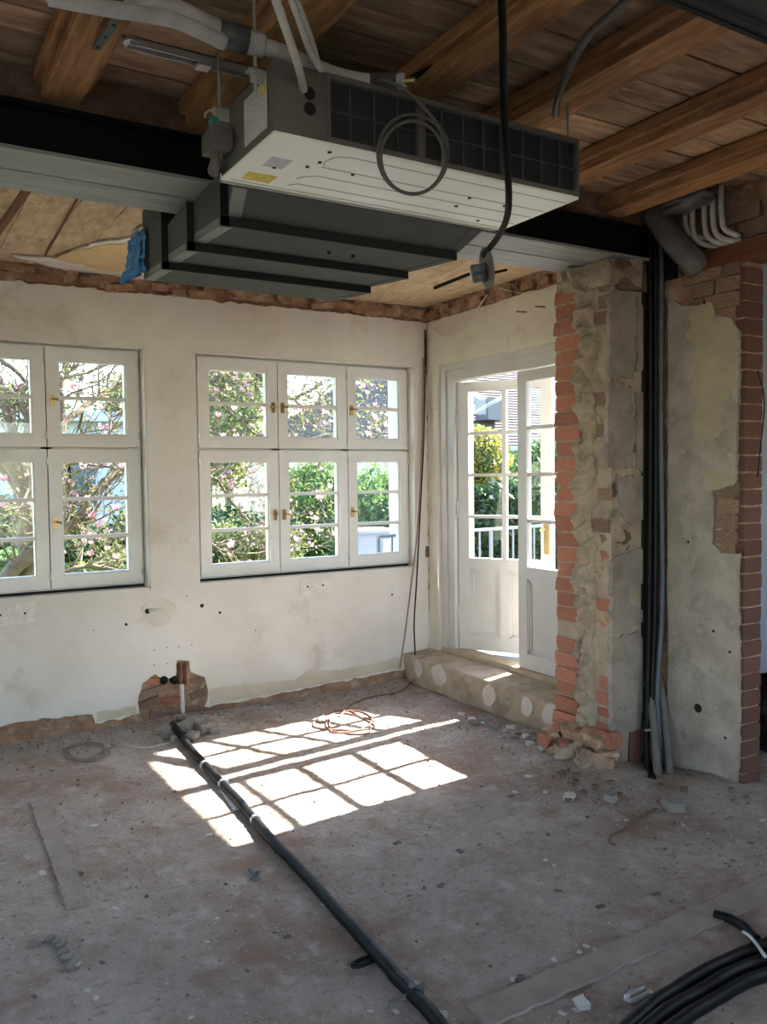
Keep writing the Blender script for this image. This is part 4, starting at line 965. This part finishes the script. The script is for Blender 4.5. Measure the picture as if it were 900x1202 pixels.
# next room
o = MB().grid(lambda u, v: Vector((4.02+.17*(1+.2*nz(u*6, v*5, 1))*math.sin(PI*min(v*.93+.07, 1))**.6*math.cos(2*PI*u), 2.72+.15*(1+.2*nz(u*5, v*6, 3))*math.sin(PI*min(v*.93+.07, 1))**.6*math.sin(2*PI*u), .0+.42*(1-v))), 24, 14).build('black_sack', 'rubber', smooth=True)
tag(o, 'black plastic sack on the floor of the next room', 'sack')
o = MB().box(3.62, 5.2, 2.955, 2.985, 1.52, 2.25).build('wall_board', 'house_white'); tag(o, 'pale panel fixed to the blue grey wall of the next room', 'panel')

# ================================================================== outdoors
gr = MB().box(-40, 60, 5.49, 90, -.4, -.2).box(6.3, 60, -30, 5.49, -.4, -.2).box(3.81, 6.3, 3.13, 5.49, -.4, -.2).build('ground_outside', 'lawn')
tag(gr, 'green lawn of the garden outside', kind='structure')
tr_ = MB().box(3.81, 7.4, 3.13, 7.6, -.2, .16).build('terrace', 'terrace'); tag(tr_, 'pale paved terrace outside the garden door', kind='structure')
def leafset(m, pts, size, rg, flat=.0):
    for p in pts:
        s_ = size*rg.uniform(.6, 1.3)
        a = Vector((rg.gauss(0, 1), rg.gauss(0, 1), rg.gauss(0, 1))).normalized(); b = a.orthogonal().normalized()
        b = (Matrix.Rotation(rg.uniform(0, 6.28), 3, a) @ b)*s_; c = a.cross(b)*.5
        p = Vector(p); m.add([p-b, p+c, p+b, p-c], [(0, 1, 2, 3)])
def bush(name, c, r, mm, n, size, label, cat, group=None, seed=1):
    rg = random.Random(seed); c = Vector(c); t = thing(name, (c.x, c.y, c.z-r[2]), label, cat, group)
    def rad(d): return 1+.22*nz(d.x*2.2+seed, d.y*2.2, d.z*2.2)+.12*nz(d.x*6, d.y*6+seed, d.z*6)
    def fn(u, v):
        d = Vector((math.sin(PI*v)*math.cos(2*PI*u), math.sin(PI*v)*math.sin(2*PI*u), math.cos(PI*v))); k = rad(d)*.84
        return c+Vector((d.x*r[0], d.y*r[1], d.z*r[2]))*k
    MB().grid(fn, 20, 12).build('bush_core', 'hedge_core', t, True)
    m = MB(); pts = []
    while len(pts) < n:
        d = Vector((rg.gauss(0, 1), rg.gauss(0, 1), rg.gauss(0, 1))).normalized(); k = rad(d)*rg.uniform(.80, 1.06)
        pts.append(c+Vector((d.x*r[0], d.y*r[1], d.z*r[2]))*k)
    leafset(m, pts, size, rg); f = m.build('foliage', mm, t); f['kind'] = 'stuff'
    return t
def pt(px, py, Y): return at(px, py, 'y', Y)
def bush_px(name, px0, px1, pyt, Y, depth, mm, n, size, label, cat='bush', group=None, seed=1, zb=-.2):
    a = pt(px0, pyt, Y); b = pt(px1, pyt, Y); z1 = (a.z+b.z)/2
    return bush(name, ((a.x+b.x)/2, Y, (z1+zb)/2), ((b.x-a.x)/2, depth, (z1-zb)/2), mm, n, size, label, cat, group, seed)
# behind the magnolia window
bush_px('garden_hedge', -150, 120, 588, 11.5, .8, 'leaf_dark', 10000, .05, 'dark green hedge behind the magnolia trunk', 'hedge', None, 3)
bush_px('garden_hedge', 90, 330, 596, 11.8, .8, 'leaf_dark', 10000, .05, 'dark green hedge between the magnolia trunk and the bright bush', 'hedge', None, 4)
bush_px('low_shrub', -60, 100, 652, 8.6, .6, 'leaf_bright', 7000, .04, 'low yellow green shrub around the magnolia trunk', 'shrub', None, 5)
bush_px('low_shrub', 80, 235, 646, 8.9, .6, 'leaf_olive', 7000, .04, 'low olive shrub beside the magnolia trunk', 'shrub', None, 6)
bush_px('low_shrub', 225, 345, 615, 8.7, .6, 'leaf_olive', 8000, .032, 'olive shrub below the blossoming branches', 'shrub', None, 7)
bush_px('tall_bush', 322, 430, 536, 10.7, .8, 'leaf_bright', 18000, .032, 'tall bright green bush in the middle of the garden', 'bush', None, 8)
bush_px('tall_bush', 398, 500, 556, 9.0, .7, 'leaf_bright', 14000, .032, 'bright green bush behind the white garden cabinet', 'bush', None, 9)
# outside the door
bush_px('door_bush', 520, 600, 508, 9.6, .6, 'leaf_mid', 12000, .05, 'green bush with yellow blossom beyond the terrace railing', 'bush', None, 10)
bush_px('door_bush', 585, 690, 520, 11.0, .6, 'leaf_mid', 12000, .05, 'green bush beyond the railing next to the yellow blossom', 'bush', None, 11)
bush_px('forsythia', 538, 592, 503, 8.5, .35, 'leaf_yellow', 3200, .025, 'yellow flowering forsythia beyond the terrace railing', 'bush', None, 12, 1.35)
bush_px('door_bush', 512, 700, 566, 7.75, .32, 'leaf_dark', 12000, .05, 'dark clipped hedge right behind the terrace railing', 'hedge', None, 13)
# far trees
for i, (px, pyt, Y, w_, mm) in enumerate(((-120,410,29,170,'leaf_olive'),(30,452,33,120,'leaf_mid'),(165,430,30,110,'leaf_olive'),(262,330,26,90,'leaf_olive'),(240,430,37,110,'leaf_mid'),(340,500,29,100,'leaf_mid'),(402,505,34,80,'leaf_olive'))):
    a = pt(px-w_/2, pyt, Y); b = pt(px+w_/2, pyt, Y); z1 = a.z
    t = bush('far_tree', ((a.x+b.x)/2, Y, z1*.58), ((b.x-a.x)/2, 1.6, z1*.42), mm, 5200, .10, 'loose leafy tree standing far behind the garden hedges', 'tree', 'trees far behind the hedges', 20+i)
    MB().tube([((a.x+b.x)/2, Y, -.2), ((a.x+b.x)/2+.1, Y, z1*.4)], .16, 8).build('trunk', 'bark', t)
# magnolias
def magnolia(limbs, base, label, seed, nblos, tw):
    rg = random.Random(seed); t = thing('magnolia_tree', base, label, 'tree'); tips = []
    m = MB()
    for lst, r0, r1, Y in limbs:
        pts = cr([at(px, py, 'y', Y+dy) for px, py, dy in lst], 5); n = len(pts)
        pts = [p+Vector((nz(i*.6, seed, 1), nz(i*.6, seed, 5), nz(i*.6, seed, 9)))*.03 for i, p in enumerate(pts)]
        m.tube(pts, [r0+(r1-r0)*i/(n-1) for i in range(n)], 8)
        for k in range(int(n*tw)):
            i = rg.randrange(n//4, n); tips.append((pts[i], (pts[i]-pts[max(i-1, 0)]).normalized(), r0+(r1-r0)*i/(n-1)))
    m.build('limbs', 'bark', t, True)
    m = MB(); ends = []
    def twig(p, d, L, r, dep):
        q = [p]; 
        for k in range(4):
            d = (d+Vector((rg.gauss(0, .25), rg.gauss(0, .25), rg.gauss(.07, .22)))).normalized(); q.append(q[-1]+d*L/4)
        m.tube(q, [r, r*.85, r*.7, r*.55, r*.4], 5, False); ends.append((q[-1], d)); ends.append((q[2], d))
        if dep:
            for k in range(rg.choice((2, 3))):
                i = rg.randrange(1, 5); dd = (d+Vector((rg.gauss(0, .8), rg.gauss(0, .8), rg.gauss(.1, .7)))).normalized(); twig(q[i], dd, L*.65, r*.6, dep-1)
    for p, d, r in tips:
        dd = (d+Vector((rg.gauss(0, .7), rg.gauss(0, .6), rg.gauss(.25, .7)))).normalized(); twig(p, dd, rg.uniform(.35, .8), min(r*.5, .012), 2)
    m.build('twigs', 'bark', t)['kind'] = 'stuff'
    mb = MB(); ml = MB()
    for k in range(nblos):
        p, d = rg.choice(ends); s_ = rg.uniform(.022, .045); u = (Vector((0, 0, 1))+d*.5).normalized(); x = u.orthogonal().normalized(); y = u.cross(x)
        for j in range(6):
            a = j*PI/3; o_ = x*math.cos(a)+y*math.sin(a); tt = u.cross(o_)*.45*s_
            mb.add([p, p+o_*s_*.55+u*s_*.5+tt, p+o_*s_*.8+u*s_*1.35, p+o_*s_*.55+u*s_*.5-tt], [(0, 1, 2, 3)])
    leafset(ml, [e[0]+Vector((rg.gauss(0, .05), rg.gauss(0, .05), rg.gauss(0, .05))) for e in (rg.choice(ends) for _ in range(nblos*16))], .022, rg)
    mb.build('blossoms', 'blossom', t)['kind'] = 'stuff'; ml.build('young_leaves', 'leaf_olive', t)['kind'] = 'stuff'
    return t
b0 = at(28, 720, 'y', 7.6)
magnolia((([(32,850,0),(30,700,0),(32,620,0),(24,570,0),(4,545,.1),(-60,515,.3)], .095, .05, 7.5), ([(2,850,0),(8,690,0),(28,658,0),(70,626,0),(95,605,0),(110,578,.1),(150,548,.2),(215,520,.3)], .075, .03, 7.4),
          ([(26,575,0),(14,500,.1),(-14,430,.2)], .05, .03, 7.5), ([(-40,440,.1),(10,460,0),(34,488,0),(36,560,0)], .03, .05, 7.4), ([(72,625,0),(73,500,.1),(72,450,.1),(88,385,.2)], .04, .028, 7.5),
          ([(70,500,.1),(110,470,.2),(150,446,.3),(240,425,.5)], .032, .016, 7.5), ([(62,545,0),(110,538,0),(165,520,.1)], .035, .02, 7.3), ([(0,420,0),(40,450,0),(90,440,.1),(150,420,.2)], .02, .012, 7.2), ([(70,672,0),(110,664,0),(150,676,0)], .02, .014, 7.0)),
         (b0.x, 7.5, -.2), 'old magnolia with thick mossy limbs close to the window', 5, 190, .9)
magnolia((([(190,900,0),(205,640,0),(215,520,0),(245,450,.1),(300,436,.2),(332,470,.3),(385,446,.4)], .06, .014, 8.4), ([(212,540,0),(240,470,.1),(275,488,.1),(305,512,.2),(345,522,.2)], .024, .010, 8.2),
          ([(205,620,0),(245,560,.1),(272,590,.1),(304,624,.1)], .022, .010, 8.0), ([(330,470,.3),(360,480,.3),(400,442,.4),(440,430,.5),(470,425,.6)], .016, .009, 8.4), ([(215,520,0),(250,428,.0),(290,415,.1),(340,420,.2)], .022, .010, 8.0), ([(345,520,.2),(390,510,.3),(430,515,.3),(460,505,.3)], .012, .007, 8.2), ([(215,600,0),(250,640,.1),(290,650,.1),(350,640,.1)], .016, .009, 7.6)),
         (at(190, 800, 'y', 8.4).x, 8.4, -.2), 'slender pink magnolia spreading blossoming branches before the bright bushes', 9, 420, 1.0)
# white cabinet on the terrace side
a = at(419, 640, 'y', 6.9); b = at(466, 640, 'y', 6.9); zt = at(440, 622, 'y', 6.9).z
gc = thing('garden_cabinet', ((a.x+b.x)/2, 7.1, -.2), 'white garden cabinet with a flat lid standing under the bright green bush', 'cabinet')
MB().box(a.x, b.x, 6.9, 7.3, -.2, zt-.03).build('body', 'house_white', gc); MB().box(a.x-.02, b.x+.02, 6.87, 7.33, zt-.03, zt).build('lid', 'house_white', gc)
MB().box((a.x+b.x)/2+.06, b.x-.02, 6.892, 6.90, .1, zt-.10).build('door', 'conduit', gc)
# railing
a = at(548, 623, 'z', 1.05); b = at(608, 619, 'z', 1.05); d = (b-a).normalized(); d.z = 0
ra = thing('terrace_railing', (a.x, a.y, .16), 'white painted metal railing with upright bars at the terrace edge', 'railing')
MB().bar(a-d*.9, b+d*2.2, .035, .022).build('top_rail', 'rail_paint', ra)
MB().bar(a-d*.9+Vector((0, 0, -.72)), b+d*2.2+Vector((0, 0, -.72)), .04, .02).build('bottom_rail', 'rail_paint', ra)
L = (b-a).length+3.1; k = 0
while k*.13 < L:
    p = a-d*.9+d*(k*.13); big = k % 9 == 0
    MB().box(p.x-.006*(1+big), p.x+.006*(1+big), p.y-.006*(1+big), p.y+.006*(1+big), .16 if big else .34, 1.04).build('post' if big else 'baluster', 'rail_paint', ra); k += 1
# white house behind the hedge
def house_white():
    Y = 19.0; x0 = at(-140, 560, 'y', Y).x; x1 = at(148, 560, 'y', Y).x
    h = thing('white_house', ((x0+x1)/2, Y+3, -.2), 'white flat-roofed house beyond the hedge and the magnolia', 'house')
    MB().box(x0, x1, Y, Y+6, -.2, 2.75).build('wall', 'house_white', h); MB().box(x0-.3, x1+.3, Y-.4, Y+6.3, 2.75, 2.95).build('roof', 'house_white', h)
    for x in (x0+1, x0+3, x1-2.2):
        f = MB().box(x, x+1.1, Y-.05, Y, .9, 2.1).build('window', 'house_white', h); MB().box(x+.08, x+1.02, Y-.06, Y-.05, .98, 2.02).build('pane', 'pane_dark', f)
house_white()
def house_tile():
    Y = 14.0; x0 = at(446, 500, 'y', Y).x; x1 = x0+11
    h = thing('tiled_house', ((x0+x1)/2, Y+4, -.2), 'house with a pinkish tiled roof beyond the garden bushes', 'house')
    MB().box(x0+.3, x1-.3, Y+.4, Y+7.6, -.2, 2.2).build('wall', 'house_stone', h)
    m = MB(); n = 46; yr, zr = Y+4.0, 5.2; ze = 2.05; hp_ = 3.6
    for i in range(n):
        t0, t1 = i/n, (i+1)/n
        def q(t, dz): 
            z = ze+(zr-ze)*t+dz; a_, b_ = x0+hp_*t, x1-hp_*t; return [(a_, Y+4*t, z), (b_, Y+4*t, z), (b_, Y+8-4*t, z), (a_, Y+8-4*t, z)]
        lo, up, ba = q(t0, .028), q(t1, 0), q(t0, 0)
        m.add(lo+up+ba, [(k, (k+1) % 4, 4+(k+1) % 4, 4+k) for k in range(4)]+[(8+k, 8+(k+1) % 4, (k+1) % 4, k) for k in range(4)])
    m.build('roof', 'roof_tile', h)
    MB().bar((x0, Y-.06, ze), (x1, Y-.06, ze), .12, .10).build('gutter', 'rail_paint', h)
    a = at(546, 458, 'y', Y+1.2); b = at(573, 480, 'y', Y+.6)
    MB().bar(a, b, .25, .18).build('roof_valley', 'roof_dark', h)
    MB().box(b.x-.2, b.x+.35, Y+.35, Y+.8, b.z-.25, b.z+.2).build('dormer', 'roof_dark', h)
house_tile()
tubething('white_pole', [at(548, 490, 'y', 8.2), at(590, 466, 'y', 8.0)], .022, 'rail_paint', 'white slanting pole in front of the tiled roof', 'pole', 8, True, 0)
